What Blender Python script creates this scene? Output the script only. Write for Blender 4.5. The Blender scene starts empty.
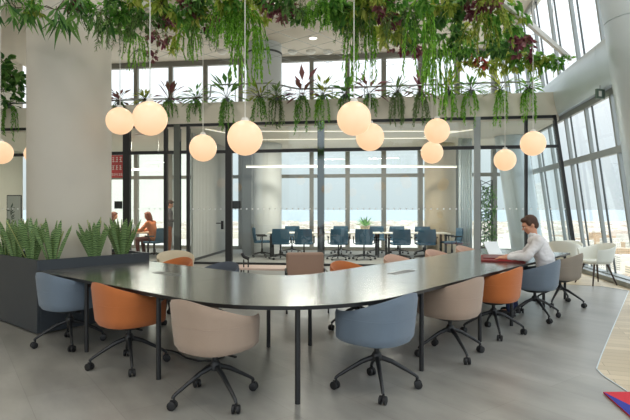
import bpy, math, random
from mathutils import Vector, Matrix
R = math.radians
pi = math.pi
S = bpy.context.scene
COL = S.collection
F, CH, HY = 510.0, 1.45, 209.0
rnd = random.Random(7)

# ------------------------------------------------------------------ helpers
def lin(c):
    c /= 255.0
    return c / 12.92 if c <= .04045 else ((c + .055) / 1.055) ** 2.4
def rgb(r, g, b): return (lin(r), lin(g), lin(b), 1.0)
def fx(px, py): # floor point under a picture point
    Y = F * CH / (py - HY); return ((px - 315) * Y / F, Y)
def at(px, py, Y): return ((px - 315) * Y / F, Y, CH + (HY - py) * Y / F)
UA = math.atan2(.764, .645)
CU, SU = math.cos(UA), math.sin(UA)
def uv(u, v): return (CU * u - SU * v, SU * u + CU * v)

def mat(name, col, rough=.6, metal=0., spec=.5, noise=None, bump=0., bscale=40., coat=0., sheen=0., trans=0.):
    m = bpy.data.materials.new(name); m.use_nodes = True
    nt = m.node_tree; b = nt.nodes['Principled BSDF']
    b.inputs['Base Color'].default_value = col
    b.inputs['Roughness'].default_value = rough
    b.inputs['Metallic'].default_value = metal
    b.inputs['Specular IOR Level'].default_value = spec
    b.inputs['Coat Weight'].default_value = coat
    b.inputs['Sheen Weight'].default_value = sheen
    tc = nt.nodes.new('ShaderNodeTexCoord')
    if noise:
        sc, amt = noise
        n = nt.nodes.new('ShaderNodeTexNoise'); n.inputs['Scale'].default_value = sc; n.inputs['Detail'].default_value = 5
        nt.links.new(tc.outputs['Object'], n.inputs['Vector'])
        mx = nt.nodes.new('ShaderNodeMix'); mx.data_type = 'RGBA'; mx.blend_type = 'MIX'
        mx.inputs[6].default_value = tuple(max(0, c * (1 - amt)) for c in col[:3]) + (1,)
        mx.inputs[7].default_value = tuple(min(1, c * (1 + amt)) for c in col[:3]) + (1,)
        nt.links.new(n.outputs['Fac'], mx.inputs[0]); nt.links.new(mx.outputs[2], b.inputs['Base Color'])
    if bump:
        n2 = nt.nodes.new('ShaderNodeTexNoise'); n2.inputs['Scale'].default_value = bscale
        nt.links.new(tc.outputs['Object'], n2.inputs['Vector'])
        bp = nt.nodes.new('ShaderNodeBump'); bp.inputs['Strength'].default_value = bump; bp.inputs['Distance'].default_value = .01
        nt.links.new(n2.outputs['Fac'], bp.inputs['Height']); nt.links.new(bp.outputs[0], b.inputs['Normal'])
    return m
def leafmat(name, cols, rough=.5):
    m = bpy.data.materials.new(name); m.use_nodes = True
    nt = m.node_tree; b = nt.nodes['Principled BSDF']; out = nt.nodes['Material Output']
    g = nt.nodes.new('ShaderNodeNewGeometry'); r = nt.nodes.new('ShaderNodeValToRGB')
    nt.links.new(g.outputs['Random Per Island'], r.inputs[0])
    el = r.color_ramp.elements
    el[0].color = cols[0]; el[1].color = cols[-1]
    for i, c in enumerate(cols[1:-1]):
        e = el.new((i + 1) / (len(cols) - 1)); e.color = c
    nt.links.new(r.outputs[0], b.inputs['Base Color']); b.inputs['Roughness'].default_value = rough
    b.inputs['Specular IOR Level'].default_value = .3
    t = nt.nodes.new('ShaderNodeBsdfTranslucent'); nt.links.new(r.outputs[0], t.inputs[0])
    mx = nt.nodes.new('ShaderNodeMixShader'); mx.inputs[0].default_value = .5
    nt.links.new(b.outputs[0], mx.inputs[1]); nt.links.new(t.outputs[0], mx.inputs[2]); nt.links.new(mx.outputs[0], out.inputs[0])
    return m
def emis(name, col, st, base=None):
    m = bpy.data.materials.new(name); m.use_nodes = True
    b = m.node_tree.nodes['Principled BSDF']
    b.inputs['Base Color'].default_value = base or col
    b.inputs['Emission Color'].default_value = col; b.inputs['Emission Strength'].default_value = st
    b.inputs['Roughness'].default_value = .35
    return m
def glass(name, tint, ior=1.45, boost=1.0):
    m = bpy.data.materials.new(name); m.use_nodes = True
    nt = m.node_tree; nt.nodes.clear()
    o = nt.nodes.new('ShaderNodeOutputMaterial'); t = nt.nodes.new('ShaderNodeBsdfTransparent'); t.inputs[0].default_value = tint
    g = nt.nodes.new('ShaderNodeBsdfGlossy'); g.inputs['Roughness'].default_value = .0; g.inputs[0].default_value = (.95, 1, 1, 1)
    lw = nt.nodes.new('ShaderNodeLayerWeight'); lw.inputs[0].default_value = .5
    pw = nt.nodes.new('ShaderNodeMath'); pw.operation = 'POWER'; pw.inputs[1].default_value = 5; nt.links.new(lw.outputs['Facing'], pw.inputs[0])
    mu = nt.nodes.new('ShaderNodeMath'); mu.operation = 'MULTIPLY_ADD'; mu.inputs[1].default_value = .85; mu.inputs[2].default_value = .05 * boost
    nt.links.new(pw.outputs[0], mu.inputs[0])
    mx = nt.nodes.new('ShaderNodeMixShader')
    nt.links.new(mu.outputs[0], mx.inputs[0]); nt.links.new(t.outputs[0], mx.inputs[1]); nt.links.new(g.outputs[0], mx.inputs[2])
    nt.links.new(mx.outputs[0], o.inputs[0])
    return m

class MB:
    def __init__(s): s.v = []; s.f = []; s.m = []
    def add(s, vs, fs, mi=0):
        b = len(s.v); s.v += [tuple(p) for p in vs]
        for f in fs: s.f.append(tuple(b + i for i in f)); s.m.append(mi)
    def hexa(s, p, mi=0): # 8 pts, bottom 4 ccw then top 4
        s.add(p, [(3, 2, 1, 0), (4, 5, 6, 7), (0, 1, 5, 4), (1, 2, 6, 5), (2, 3, 7, 6), (3, 0, 4, 7)], mi)
    def box(s, cx, cy, cz, sx, sy, sz, rz=0, mi=0, M=None):
        c, n = math.cos(rz), math.sin(rz); p = []
        for z in (-sz / 2, sz / 2):
            for x, y in ((-1, -1), (1, -1), (1, 1), (-1, 1)):
                x *= sx / 2; y *= sy / 2
                q = Vector((x, y, z)) if M else Vector((c * x - n * y, n * x + c * y, z))
                if M: q = M @ q
                p.append((cx + q.x, cy + q.y, cz + q.z))
        s.hexa(p, mi)
    def tube(s, pts, r, n=10, mi=0, cap=True):
        pts = [Vector(p) for p in pts]; k = len(pts)
        rs = list(r) if isinstance(r, (list, tuple)) else [r] * k
        base = len(s.v); prev = None
        for i, p in enumerate(pts):
            d = (pts[min(i + 1, k - 1)] - pts[max(i - 1, 0)])
            if d.length < 1e-9: d = Vector((0, 0, 1))
            d.normalize()
            if prev is None:
                a = Vector((0, 0, 1)) if abs(d.z) < .9 else Vector((1, 0, 0))
                x = d.cross(a).normalized()
            else:
                x = prev - d * prev.dot(d)
                x = x.normalized() if x.length > 1e-6 else d.cross(Vector((0, 1, .3))).normalized()
            prev = x; y = d.cross(x)
            for j in range(n):
                a = 2 * pi * j / n; q = p + (x * math.cos(a) + y * math.sin(a)) * rs[i]
                s.v.append(tuple(q))
        for i in range(k - 1):
            for j in range(n):
                a = base + i * n + j; b = base + i * n + (j + 1) % n
                s.f.append((a, b, b + n, a + n)); s.m.append(mi)
        if cap:
            s.f.append(tuple(base + j for j in reversed(range(n)))); s.m.append(mi)
            s.f.append(tuple(base + (k - 1) * n + j for j in range(n))); s.m.append(mi)
    def lathe(s, prof, n=32, c=(0, 0, 0), mi=0, lean=(0, 0)):
        base = len(s.v); k = len(prof)
        for r, z in prof:
            for j in range(n):
                a = 2 * pi * j / n
                s.v.append((c[0] + r * math.cos(a) + lean[0] * z, c[1] + r * math.sin(a) + lean[1] * z, c[2] + z))
        for i in range(k - 1):
            for j in range(n):
                a = base + i * n + j; b = base + i * n + (j + 1) % n
                s.f.append((a, b, b + n, a + n)); s.m.append(mi)
        s.f.append(tuple(base + j for j in reversed(range(n)))); s.m.append(mi)
        s.f.append(tuple(base + (k - 1) * n + j for j in range(n))); s.m.append(mi)
    def sphere(s, c, rx, ry=None, rz=None, nu=24, nv=14, M=None, mi=0):
        ry = ry or rx; rz = rz or rx; base = len(s.v)
        for i in range(1, nv):
            t = pi * i / nv
            for j in range(nu):
                a = 2 * pi * j / nu
                q = Vector((rx * math.sin(t) * math.cos(a), ry * math.sin(t) * math.sin(a), -rz * math.cos(t)))
                if M: q = M @ q
                s.v.append((c[0] + q.x, c[1] + q.y, c[2] + q.z))
        q0 = Vector((0, 0, -rz)); q1 = Vector((0, 0, rz))
        if M: q0 = M @ q0; q1 = M @ q1
        s.v.append(tuple(Vector(c) + q0)); s.v.append(tuple(Vector(c) + q1)); b0 = len(s.v) - 2
        for i in range(nv - 2):
            for j in range(nu):
                a = base + i * nu + j; b = base + i * nu + (j + 1) % nu
                s.f.append((a, b, b + nu, a + nu)); s.m.append(mi)
        for j in range(nu):
            s.f.append((b0, base + (j + 1) % nu, base + j)); s.m.append(mi)
            t = base + (nv - 2) * nu
            s.f.append((b0 + 1, t + j, t + (j + 1) % nu)); s.m.append(mi)
    def prism(s, poly, z0, z1, mi=0): # ccw polygon
        n = len(poly)
        s.add([(x, y, z0) for x, y in poly] + [(x, y, z1) for x, y in poly],
              [tuple(reversed(range(n))), tuple(range(n, 2 * n))] + [(i, (i + 1) % n, n + (i + 1) % n, n + i) for i in range(n)], mi)
    def leaf(s, p, d, nrm, L, W, droop=0., mi=0):
        d = d.normalized(); sd = d.cross(nrm)
        if sd.length < 1e-4: sd = d.cross(Vector((1, .2, .1)))
        sd.normalize(); up = sd.cross(d)
        m = p + d * (L * .45) - Vector((0, 0, droop * L * .3)); t = p + d * L - Vector((0, 0, droop * L))
        s.add([p, m + sd * W / 2 + up * W * .12, m - up * W * .05, m - sd * W / 2 + up * W * .12, t],
              [(0, 2, 1), (0, 3, 2), (1, 2, 4), (2, 3, 4)], mi)
    def oval(s, p, d, nrm, L, W, droop=.2):
        d = d.normalized(); sd = d.cross(nrm)
        if sd.length < 1e-4: sd = d.cross(Vector((1, .2, .1)))
        sd.normalize(); up = sd.cross(d); g = Vector((0, 0, -droop * L))
        a = p + d * L * .32 + g * .15; c = p + d * L * .7 + g * .5; t = p + d * L + g
        s.add([p, a + sd * W * .48 + up * W * .1, a - sd * W * .48 + up * W * .1, c + sd * W * .38 + up * W * .08, c - sd * W * .38 + up * W * .08, t, a, c],
              [(0, 6, 1), (0, 2, 6), (1, 6, 7, 3), (6, 2, 4, 7), (3, 7, 5), (7, 4, 5)])
    def build(s, name, m, parent=None, smooth=False, loc=None, bevel=0., sub=0):
        me = bpy.data.meshes.new(name); me.from_pydata(s.v, [], s.f)
        for x in (m if isinstance(m, (list, tuple)) else [m]): me.materials.append(x)
        me.polygons.foreach_set('material_index', s.m)
        if smooth: me.polygons.foreach_set('use_smooth', [True] * len(s.f))
        me.update()
        o = bpy.data.objects.new(name, me); COL.objects.link(o)
        if parent: o.parent = parent
        if loc: o.location = loc
        if bevel:
            b = o.modifiers.new('b', 'BEVEL'); b.width = bevel; b.segments = 2; b.limit_method = 'ANGLE'; b.angle_limit = R(40)
        if sub:
            b = o.modifiers.new('s', 'SUBSURF'); b.levels = sub; b.render_levels = sub
        if smooth == 'auto':
            for p in me.polygons: p.use_smooth = True
            try: me.set_sharp_from_angle(angle=R(40))
            except Exception: pass
        return o
def tag(o, label, cat, group=None, kind=None):
    o['label'] = label; o['category'] = cat
    if group: o['group'] = group
    if kind: o['kind'] = kind
    return o
def struct(o): o['kind'] = 'structure'; return o
def empty(name, loc=(0, 0, 0), rz=0):
    o = bpy.data.objects.new(name, None); COL.objects.link(o); o.location = loc; o.rotation_euler = (0, 0, rz)
    o.empty_display_size = .1; return o
def copy_tree(o, parent=None):
    c = o.copy(); COL.objects.link(c); c.parent = parent
    for ch in list(o.children): copy_tree(ch, c)
    return c
def bx(name, m, cx, cy, cz, sx, sy, sz, rz=0, parent=None, bevel=0.):
    b = MB(); b.box(cx, cy, cz, sx, sy, sz, rz); return b.build(name, m, parent, bevel=bevel)

# ------------------------------------------------------------------ materials
M = {}
M['black'] = mat('black metal', rgb(30, 31, 33), .42)
M['plastic'] = mat('black plastic', rgb(22, 22, 24), .5)
M['white'] = mat('white paint', rgb(225, 222, 214), .5)
M['wallbeige'] = mat('cream plaster', rgb(205, 199, 184), .8, noise=(3, .04))
M['ceil'] = mat('ceiling paint', rgb(214, 206, 192), .8, noise=(2, .03))
M['column'] = mat('column paint', rgb(196, 190, 178), .7, noise=(2.5, .05))
M['steel'] = mat('brushed steel cladding', rgb(204, 214, 218), .38, metal=.55, noise=(1.5, .06))
M['mullion'] = mat('grey aluminium', rgb(150, 154, 152), .4, metal=.4)
M['mulldark'] = mat('dark aluminium', rgb(84, 88, 88), .45, metal=.3)
M['polish'] = mat('polished steel post', rgb(120, 126, 126), .06, metal=1.)
M['planter'] = mat('charcoal painted metal', rgb(52, 58, 64), .42, noise=(5, .06))
M['tabletop'] = mat('dark grey linoleum', rgb(84, 82, 74), .24, spec=.9, noise=(60, .06), coat=.9)
M['edge'] = mat('black table edge', rgb(20, 21, 22), .4)
M['blue'] = mat('blue grey wool', rgb(106, 120, 134), .9, noise=(180, .12), bump=.25, bscale=300, sheen=.2)
M['orange'] = mat('burnt orange wool', rgb(184, 104, 50), .9, noise=(180, .12), bump=.25, bscale=300, sheen=.2)
M['beige'] = mat('beige wool', rgb(166, 144, 126), .9, noise=(180, .10), bump=.25, bscale=300, sheen=.2)
M['pink'] = mat('dusty pink wool', rgb(204, 168, 148), .9, noise=(180, .10))
M['taupe'] = mat('taupe wool', rgb(158, 148, 136), .9, noise=(180, .10), bump=.25, bscale=300)
M['darkblue'] = mat('slate wool', rgb(82, 88, 98), .9, noise=(180, .10))
M['creamshell'] = mat('off white shell', rgb(218, 218, 208), .55)
M['tealmesh'] = mat('teal office fabric', rgb(66, 100, 122), .8, noise=(60, .15))
M['wood'] = mat('light oak', rgb(196, 160, 120), .5, noise=(12, .12))
M['whitetop'] = mat('white laminate', rgb(226, 220, 208), .35)
M['darkwood'] = mat('dark stained wood', rgb(56, 40, 32), .5)
M['glass'] = glass('partition glass', (.90, .945, .93, 1), 1.5, 1.7)
M['pane'] = glass('facade glass', (.95, .975, .975, 1), 1.45, 1.0)
M['globe'] = emis('opal globe', (1, .60, .32, 1), .64, (.42, .38, .33, 1))
M['lampwhite'] = emis('lit diffuser', (1, .94, .82, 1), 1.6)
M['lampdim'] = emis('recessed light line', (1, .93, .80, 1), .5)
M['red'] = mat('red leather', rgb(124, 30, 28), .5)
M['skin'] = mat('skin', rgb(206, 150, 120), .55)
M['hair'] = mat('brown hair', rgb(70, 44, 28), .6, noise=(120, .4))
M['shirt'] = mat('white shirt cotton', rgb(224, 222, 222), .8, noise=(14, .04), bump=.5, bscale=14)
M['jeans'] = mat('blue denim', rgb(44, 56, 92), .85)
M['shoe'] = mat('dark shoe', rgb(26, 24, 26), .5)
M['soil'] = mat('potting soil', rgb(48, 36, 28), .95, noise=(40, .4))
M['stem'] = mat('brown green stems', rgb(66, 60, 34), .8)

M['tabletop'].node_tree.nodes['Principled BSDF'].inputs['Coat Roughness'].default_value = .16
M['tabletop'].node_tree.nodes['Principled BSDF'].inputs['Coat IOR'].default_value = 1.7
# ------------------------------------------------------------------ camera / world
cam = bpy.data.cameras.new('camera'); co = bpy.data.objects.new('camera', cam); COL.objects.link(co)
co.location = (0, 0, CH); co.rotation_euler = (pi / 2, 0, 0); cam.lens = F / 630 * 36; cam.sensor_width = 36
cam.shift_y = -1 / 630; cam.clip_end = 120000; cam.clip_start = .05
S.camera = co
S.view_settings.view_transform = 'Standard'; S.view_settings.look = 'None'; S.view_settings.gamma = 1; S.view_settings.use_curve_mapping = False
S.view_settings.exposure = 0.50
S.cycles.use_denoising = True
S.cycles.max_bounces = 10; S.cycles.transparent_max_bounces = 24; S.cycles.diffuse_bounces = 5
S.cycles.sample_clamp_indirect = 6
w = bpy.data.worlds.new('sky'); S.world = w; w.use_nodes = True
nt = w.node_tree; bg = nt.nodes['Background']
tc = nt.nodes.new('ShaderNodeTexCoord'); sp = nt.nodes.new('ShaderNodeSeparateXYZ'); rp = nt.nodes.new('ShaderNodeValToRGB')
nt.links.new(tc.outputs['Generated'], sp.inputs[0]); nt.links.new(sp.outputs[2], rp.inputs[0]); nt.links.new(rp.outputs[0], bg.inputs[0])
e = rp.color_ramp.elements
e[0].position = 0; e[0].color = (.215, .24, .25, 1)
e[1].position = 1; e[1].color = (.86, .93, 1.0, 1)
for p_, c_ in ((.08, (.245, .272, .285)), (.2, (.34, .36, .372)), (.5, (.72, .77, .82))):
    q = e.new(p_); q.color = (*c_, 1)
bg.inputs[1].default_value = 2.4

# ------------------------------------------------------------------ setting: floors
def floor_mat():
    m = mat('grey vinyl plank', rgb(140, 138, 132), .36, spec=.7)
    nt = m.node_tree; b = nt.nodes['Principled BSDF']
    tc = nt.nodes.new('ShaderNodeTexCoord'); mp = nt.nodes.new('ShaderNodeMapping'); mp.inputs['Rotation'].default_value = (0, 0, -UA + R(90) + R(14))
    nt.links.new(tc.outputs['Object'], mp.inputs[0])
    br = nt.nodes.new('ShaderNodeTexBrick'); br.inputs['Scale'].default_value = 1; br.inputs['Brick Width'].default_value = 1.5
    br.inputs['Row Height'].default_value = .5; br.inputs['Mortar Size'].default_value = .0025; br.inputs['Mortar Smooth'].default_value = .4
    br.inputs['Color1'].default_value = rgb(138, 136, 129); br.inputs['Color2'].default_value = rgb(146, 144, 138); br.inputs['Mortar'].default_value = rgb(124, 122, 116)
    nt.links.new(mp.outputs[0], br.inputs[0])
    n = nt.nodes.new('ShaderNodeTexNoise'); n.inputs['Scale'].default_value = 1.2; n.inputs['Detail'].default_value = 9; n.inputs['Roughness'].default_value = .62
    mp2 = nt.nodes.new('ShaderNodeMapping'); mp2.inputs['Scale'].default_value = (.7, 1.8, 1); nt.links.new(mp.outputs[0], mp2.inputs[0])
    nt.links.new(mp2.outputs[0], n.inputs['Vector'])
    mr = nt.nodes.new('ShaderNodeMapRange'); mr.inputs[1].default_value = .3; mr.inputs[2].default_value = .7; mr.inputs[3].default_value = .70; mr.inputs[4].default_value = 1.24
    nt.links.new(n.outputs['Fac'], mr.inputs[0])
    mx = nt.nodes.new('ShaderNodeMix'); mx.data_type = 'RGBA'; mx.blend_type = 'MULTIPLY'; mx.inputs[0].default_value = 1
    nt.links.new(br.outputs[0], mx.inputs[6]); nt.links.new(mr.outputs[0], mx.inputs[7]); nt.links.new(mx.outputs[2], b.inputs['Base Color'])
    mr2 = nt.nodes.new('ShaderNodeMapRange'); mr2.inputs[3].default_value = .24; mr2.inputs[4].default_value = .40
    nt.links.new(n.outputs['Fac'], mr2.inputs[0]); nt.links.new(mr2.outputs[0], b.inputs['Roughness'])
    return m
def wood_floor_mat():
    m = mat('pale oak herringbone', rgb(196, 180, 152), .42)
    nt = m.node_tree; b = nt.nodes['Principled BSDF']
    tc = nt.nodes.new('ShaderNodeTexCoord'); mp = nt.nodes.new('ShaderNodeMapping'); mp.inputs['Rotation'].default_value = (0, 0, R(20))
    nt.links.new(tc.outputs['Object'], mp.inputs[0])
    br = nt.nodes.new('ShaderNodeTexBrick'); br.inputs['Scale'].default_value = 1; br.inputs['Brick Width'].default_value = .9
    br.inputs['Row Height'].default_value = .13; br.inputs['Mortar Size'].default_value = .003
    br.inputs['Color1'].default_value = rgb(200, 184, 156); br.inputs['Color2'].default_value = rgb(178, 162, 134); br.inputs['Mortar'].default_value = rgb(140, 126, 102)
    nt.links.new(mp.outputs[0], br.inputs[0]); nt.links.new(br.outputs[0], b.inputs['Base Color'])
    return m
M['floor'] = floor_mat(); M['woodfloor'] = wood_floor_mat()
M['carpet'] = mat('meeting room carpet', rgb(128, 128, 124), .9, noise=(30, .12))

LEAN = .142
def fac(Y, Z, d=0.): return 6.37 + .152 * (Y - 12.1) - LEAN * Z + d
def partY(X): return 13.03 - .139 * X
def winY(X): return 18.0 - .139 * X
def pX(px, Y0=13.03):
    t = (px - 315) / F; return Y0 * t / (1 + .139 * t)
RZP = math.atan(-.139)

b = MB(); b.prism([(-11, -4), (fac(-4, 0), -4), (fac(16.9, 0), 16.9), (7.1, winY(7.1)), (-11, winY(-11))], -.25, 0)
struct(b.build('floor', M['floor']))
b = MB(); b.prism([(-11, partY(-11)), (fac(12.1, 0) - .05, partY(6.3)), (fac(17, 0) - .05, winY(7.1)), (-11, winY(-11))], .0005, .004)
struct(b.build('floor_meeting_room', M['carpet']))
# pale timber zone along the leaning facade
bd = [(fac(10, 0) - 0.02, 3.2), (fac(10, 0) - .02, 3.2)]
poly = [(2.9, 3.0), (fac(3.0, 0), 3.0), (fac(12.05, 0), 12.05), (4.2, partY(4.2) - .02), (3.9, 10.6), (4.25, 10.05), (4.76, 9.85), (5.35, 9.55), (5.55, 9.02),
        (4.6, 7.63), (3.6, 6.17), (2.85, 5.07), (2.67, 4.8), (2.55, 4.62), (2.50, 4.42), (2.475, 4.02), (2.5, 3.6)]
b = MB(); b.prism(poly, .0005, .004); struct(b.build('floor_timber', M['woodfloor']))
b = MB()
bl = [(5.35, 9.55), (5.55, 9.02), (4.6, 7.63), (3.6, 6.17), (2.85, 5.07), (2.67, 4.8), (2.55, 4.62), (2.50, 4.42), (2.475, 4.02), (2.5, 3.6)]
for i in range(len(bl) - 1):
    (x0, y0), (x1, y1) = bl[i], bl[i + 1]; l = math.hypot(x1 - x0, y1 - y0)
    b.box((x0 + x1) / 2, (y0 + y1) / 2, .004, l + .004, .010, .005, math.atan2(y1 - y0, x1 - x0))
struct(b.build('trim_1', M['steel']))

# ceilings, slab, walls
ZC = 6.85
b = MB(); b.prism([(-11, -4), (fac(-4, ZC) + .3, -4), (fac(17.2, ZC) + .3, 17.3), (-11, winY(-11) + .3)], ZC, ZC + .3)
struct(b.build('ceiling', M['ceil']))
b = MB(); b.prism([(-11, partY(-11) + .0), (fac(12.2, 3.7) - .02, partY(5.9)), (fac(17, 3.7), winY(6.6) - .1), (-11, winY(-11) - .1)], 3.58, 3.7)
b.prism([(-11, partY(-11) + .3), (fac(12.4, 4.1) - .02, partY(5.9) + .3), (fac(17, 4.1), winY(6.6) - .1), (-11, winY(-11) - .1)], 3.70, 4.2)
struct(b.build('ceiling_meeting_room', M['ceil']))
b = MB(); x0, x1 = -11, fac(12.2, 4.0) - .03
b.hexa([(x0, partY(x0) - .06, 3.70), (x1, partY(x1) - .06, 3.70), (x1, partY(x1) + .06, 3.70), (x0, partY(x0) + .06, 3.70),
        (x0, partY(x0) - .06, 4.24), (x1 - .06, partY(x1) - .06, 4.24), (x1 - .06, partY(x1) + .06, 4.24), (x0, partY(x0) + .06, 4.24)])
struct(b.build('wall_mezzanine', M['wallbeige']))
bx('wall_left', M['wallbeige'], -11.1, 7.2, 3.4, .2, 24, 7.2)['kind'] = 'structure'

# meeting room dividing wall, pale and ribbed
b = MB(); A = Vector((-3.40, 14.1)); B = Vector((-3.02, 18.2)); nseg = 60
for i in range(nseg):
    p = A + (B - A) * (i + .5) / nseg; b.box(p.x, p.y, 1.78, .05 if i % 2 else .062, (B - A).length / nseg, 3.56, math.atan2(-(B - A).x, (B - A).y))
struct(b.build('wall_divider', mat('pale grey ribbed panel', rgb(176, 176, 172), .7)))
bx('baseboard_divider', M['black'], (A.x + B.x) / 2 - .0, (A.y + B.y) / 2, .04, .11, (B - A).length, .07, math.atan2(-(B - A).x, (B - A).y))['kind'] = 'structure'

# round columns
def column(name, x, y, r, z1, m):
    b = MB(); b.lathe([(r, 0), (r, z1)], 64, (x, y, 0)); o = b.build(name, m, smooth='auto'); struct(o); return o
cx, cy = uv(3.14, 6.99)
column('column_near', cx, cy, .52, ZC, M['column'])
c2 = at(264, 209, 16.8); column('column_left', c2[0], 16.8, .58, ZC, mat('cool column paint', rgb(196, 200, 200), .6))
b = MB(); b.lathe([(.60, 6.5), (.60, 6.56)], 48, (c2[0], 16.8, 0)); struct(b.build('trim_2', M['mulldark'], smooth='auto'))
c3 = at(440, 209, 16.75); column('column_right', c3[0], 16.75, .50, 3.6, mat('tan column paint', rgb(178, 164, 140), .7))
b = MB(); b.box(c2[0] - .42, 16.0, 1.79, .30, .3, 3.58, RZP); struct(b.build('wall_panel', mat('dark grey panel', rgb(96, 100, 100), .5)))
# leaning steel clad columns beside the facade
for nm, Yc in (('column_steel_near', 7.0), ('column_steel_far', 15.0)):
    b = MB(); Xc = fac(Yc, 0) - .52
    z0 = 0
    for z1 in ((3.58, ) if Yc > 10 else (4.03, ZC)):
        b.lathe([(.45, z0), (.45, z1 - .012), (.435, z1 - .012), (.435, z1)], 64, (Xc, Yc, 0), lean=(-.15, 0)); z0 = z1
    struct(b.build(nm, M['steel'], smooth='auto'))

# ------------------------------------------------------------------ glazed partition
posts = [(-20, .05, 'mulldark'), (60, .06, 'black'), (127, .19, 'black'), (166, .09, 'black'), (177.5, .17, 'polish'), (188.5, .08, 'black'), (229, .17, 'black'),
         (321, .17, 'polish'), (477, .15, 'mullion'), (526, .06, 'black')]
def pbox(b, xa, xb, z0, z1, dep, off=0.):
    ca, cb = math.cos(RZP), math.sin(RZP)
    n = (-cb * dep / 2, ca * dep / 2); ya, yb = partY(xa) + off, partY(xb) + off
    b.hexa([(xa - n[0], ya - n[1], z0), (xb - n[0], yb - n[1], z0), (xb + n[0], yb + n[1], z0), (xa + n[0], ya + n[1], z0),
            (xa - n[0], ya - n[1], z1), (xb - n[0], yb - n[1], z1), (xb + n[0], yb + n[1], z1), (xa + n[0], ya + n[1], z1)])
pxs = [(pX(p), wd, m) for p, wd, m in posts]
dotmat = mat('white vinyl dots', rgb(235, 238, 238), .6)
for i, (xp, wd, mn) in enumerate(pxs):
    root = struct(empty('window_%d' % (i + 1)))
    b = MB(); pbox(b, xp - wd / 2, xp + wd / 2, 0, 3.70, .10); b.build('post', M[mn], root)
    last = i == len(pxs) - 1
    xa = xp + wd / 2
    if last:
        xe = [fac(12.2, z) - .10 for z in (0, 3.7)]
        b = MB(); e = .03
        b.hexa([(xe[0] - .06, partY(xe[0]) - .05, 0), (xe[0], partY(xe[0]) - .05, 0), (xe[0], partY(xe[0]) + .05, 0), (xe[0] - .06, partY(xe[0]) + .05, 0),
                (xe[1] - .06, partY(xe[1]) - .05, 3.7), (xe[1], partY(xe[1]) - .05, 3.7), (xe[1], partY(xe[1]) + .05, 3.7), (xe[1] - .06, partY(xe[1]) + .05, 3.7)])
        b.build('post', M['black'], root)
        b = MB(); y0, y1 = partY(xe[0]), partY(xe[1])
        for dz in (0,):
            xm0, xm1 = xe[0] - .06, xe[1] - .06
            ya = partY(xa)
            b.add([(xa, ya, .05), (xm0, y0, .05), (xm1, y1, 3.66), (xa, ya, 3.66)], [(0, 1, 2, 3)])
        b.build('pane', M['glass'], root)
        b = MB(); pbox(b, xa, fac(12.2, 2.96) - .13, 2.92, 2.99, .08); pbox(b, xa, xm1, 3.63, 3.70, .08); pbox(b, xa, xm0, 0, .06, .08); b.build('rail', M['black'], root)
        xb = xm0
    else:
        xb = pxs[i + 1][0] - pxs[i + 1][1] / 2
        b = MB(); b.add([(xa, partY(xa), .05), (xb, partY(xb), .05), (xb, partY(xb), 3.66), (xa, partY(xa), 3.66)], [(0, 1, 2, 3)])
        b.build('pane', M['glass'], root)
        b = MB(); pbox(b, xa, xb, 2.91, 2.99, .08); pbox(b, xa, xb, 3.63, 3.70, .08); pbox(b, xa, xb, 0, .06, .08); b.build('rail', M['black'], root)
    if xb - xa > .5:
        b = MB(); x = xa + .07
        while x < min(xb - .05, 6.0):
            pbox(b, x, x + .035, 1.435, 1.47, .006, -.006); x += .15
        b.build('dot_band', dotmat, root)

# ------------------------------------------------------------------ back facade
mpx = [136.5 + 34.3 * k * (1 + .0042 * k) for k in range(-6, 14)]
mx = [pX(p, 18.0) for p in mpx]; mx = [x for x in mx if -10.9 < x < 7.0]
mx = [-10.9] + mx + [7.05]
def wpt(x, z, d=0.): return (x, winY(x) + d, z)
def wbox(b, xa, xb, z0, z1, dep):
    b.hexa([wpt(xa, z0, -dep), wpt(xb, z0, -dep), wpt(xb, z0, dep), wpt(xa, z0, dep), wpt(xa, z1, -dep), wpt(xb, z1, -dep), wpt(xb, z1, dep), wpt(xa, z1, dep)])
wn = len(posts); mullb = mat('warm grey window frame', rgb(128, 126, 118), .5)
for i in range(len(mx) - 1):
    xa, xb = mx[i], mx[i + 1]
    if xb - xa < .12: continue
    wn += 1; root = struct(empty('window_%d' % wn)); b = MB()
    wbox(b, xa - .075, xa + .075, 0, ZC, .09)
    for z0, z1 in ((0, .12), (2.55, 2.67), (3.50, 4.2), (6.66, ZC)): wbox(b, xa + .055, xb - .055, z0, z1, .08)
    b.build('frame', mullb, root)
    b = MB(); b.add([wpt(xa + .05, .1), wpt(xb - .05, .1), wpt(xb - .05, 6.7), wpt(xa + .05, 6.7)], [(0, 1, 2, 3)]); b.build('pane', M['pane'], root)
# low sill bench
b = MB(); b.hexa([wpt(-2.6, .0, -.45), wpt(5.4, .0, -.45), wpt(5.4, .0, -.12), wpt(-2.6, .0, -.12), wpt(-2.6, .42, -.45), wpt(5.4, .42, -.45), wpt(5.4, .42, -.12), wpt(-2.6, .42, -.12)])
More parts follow.
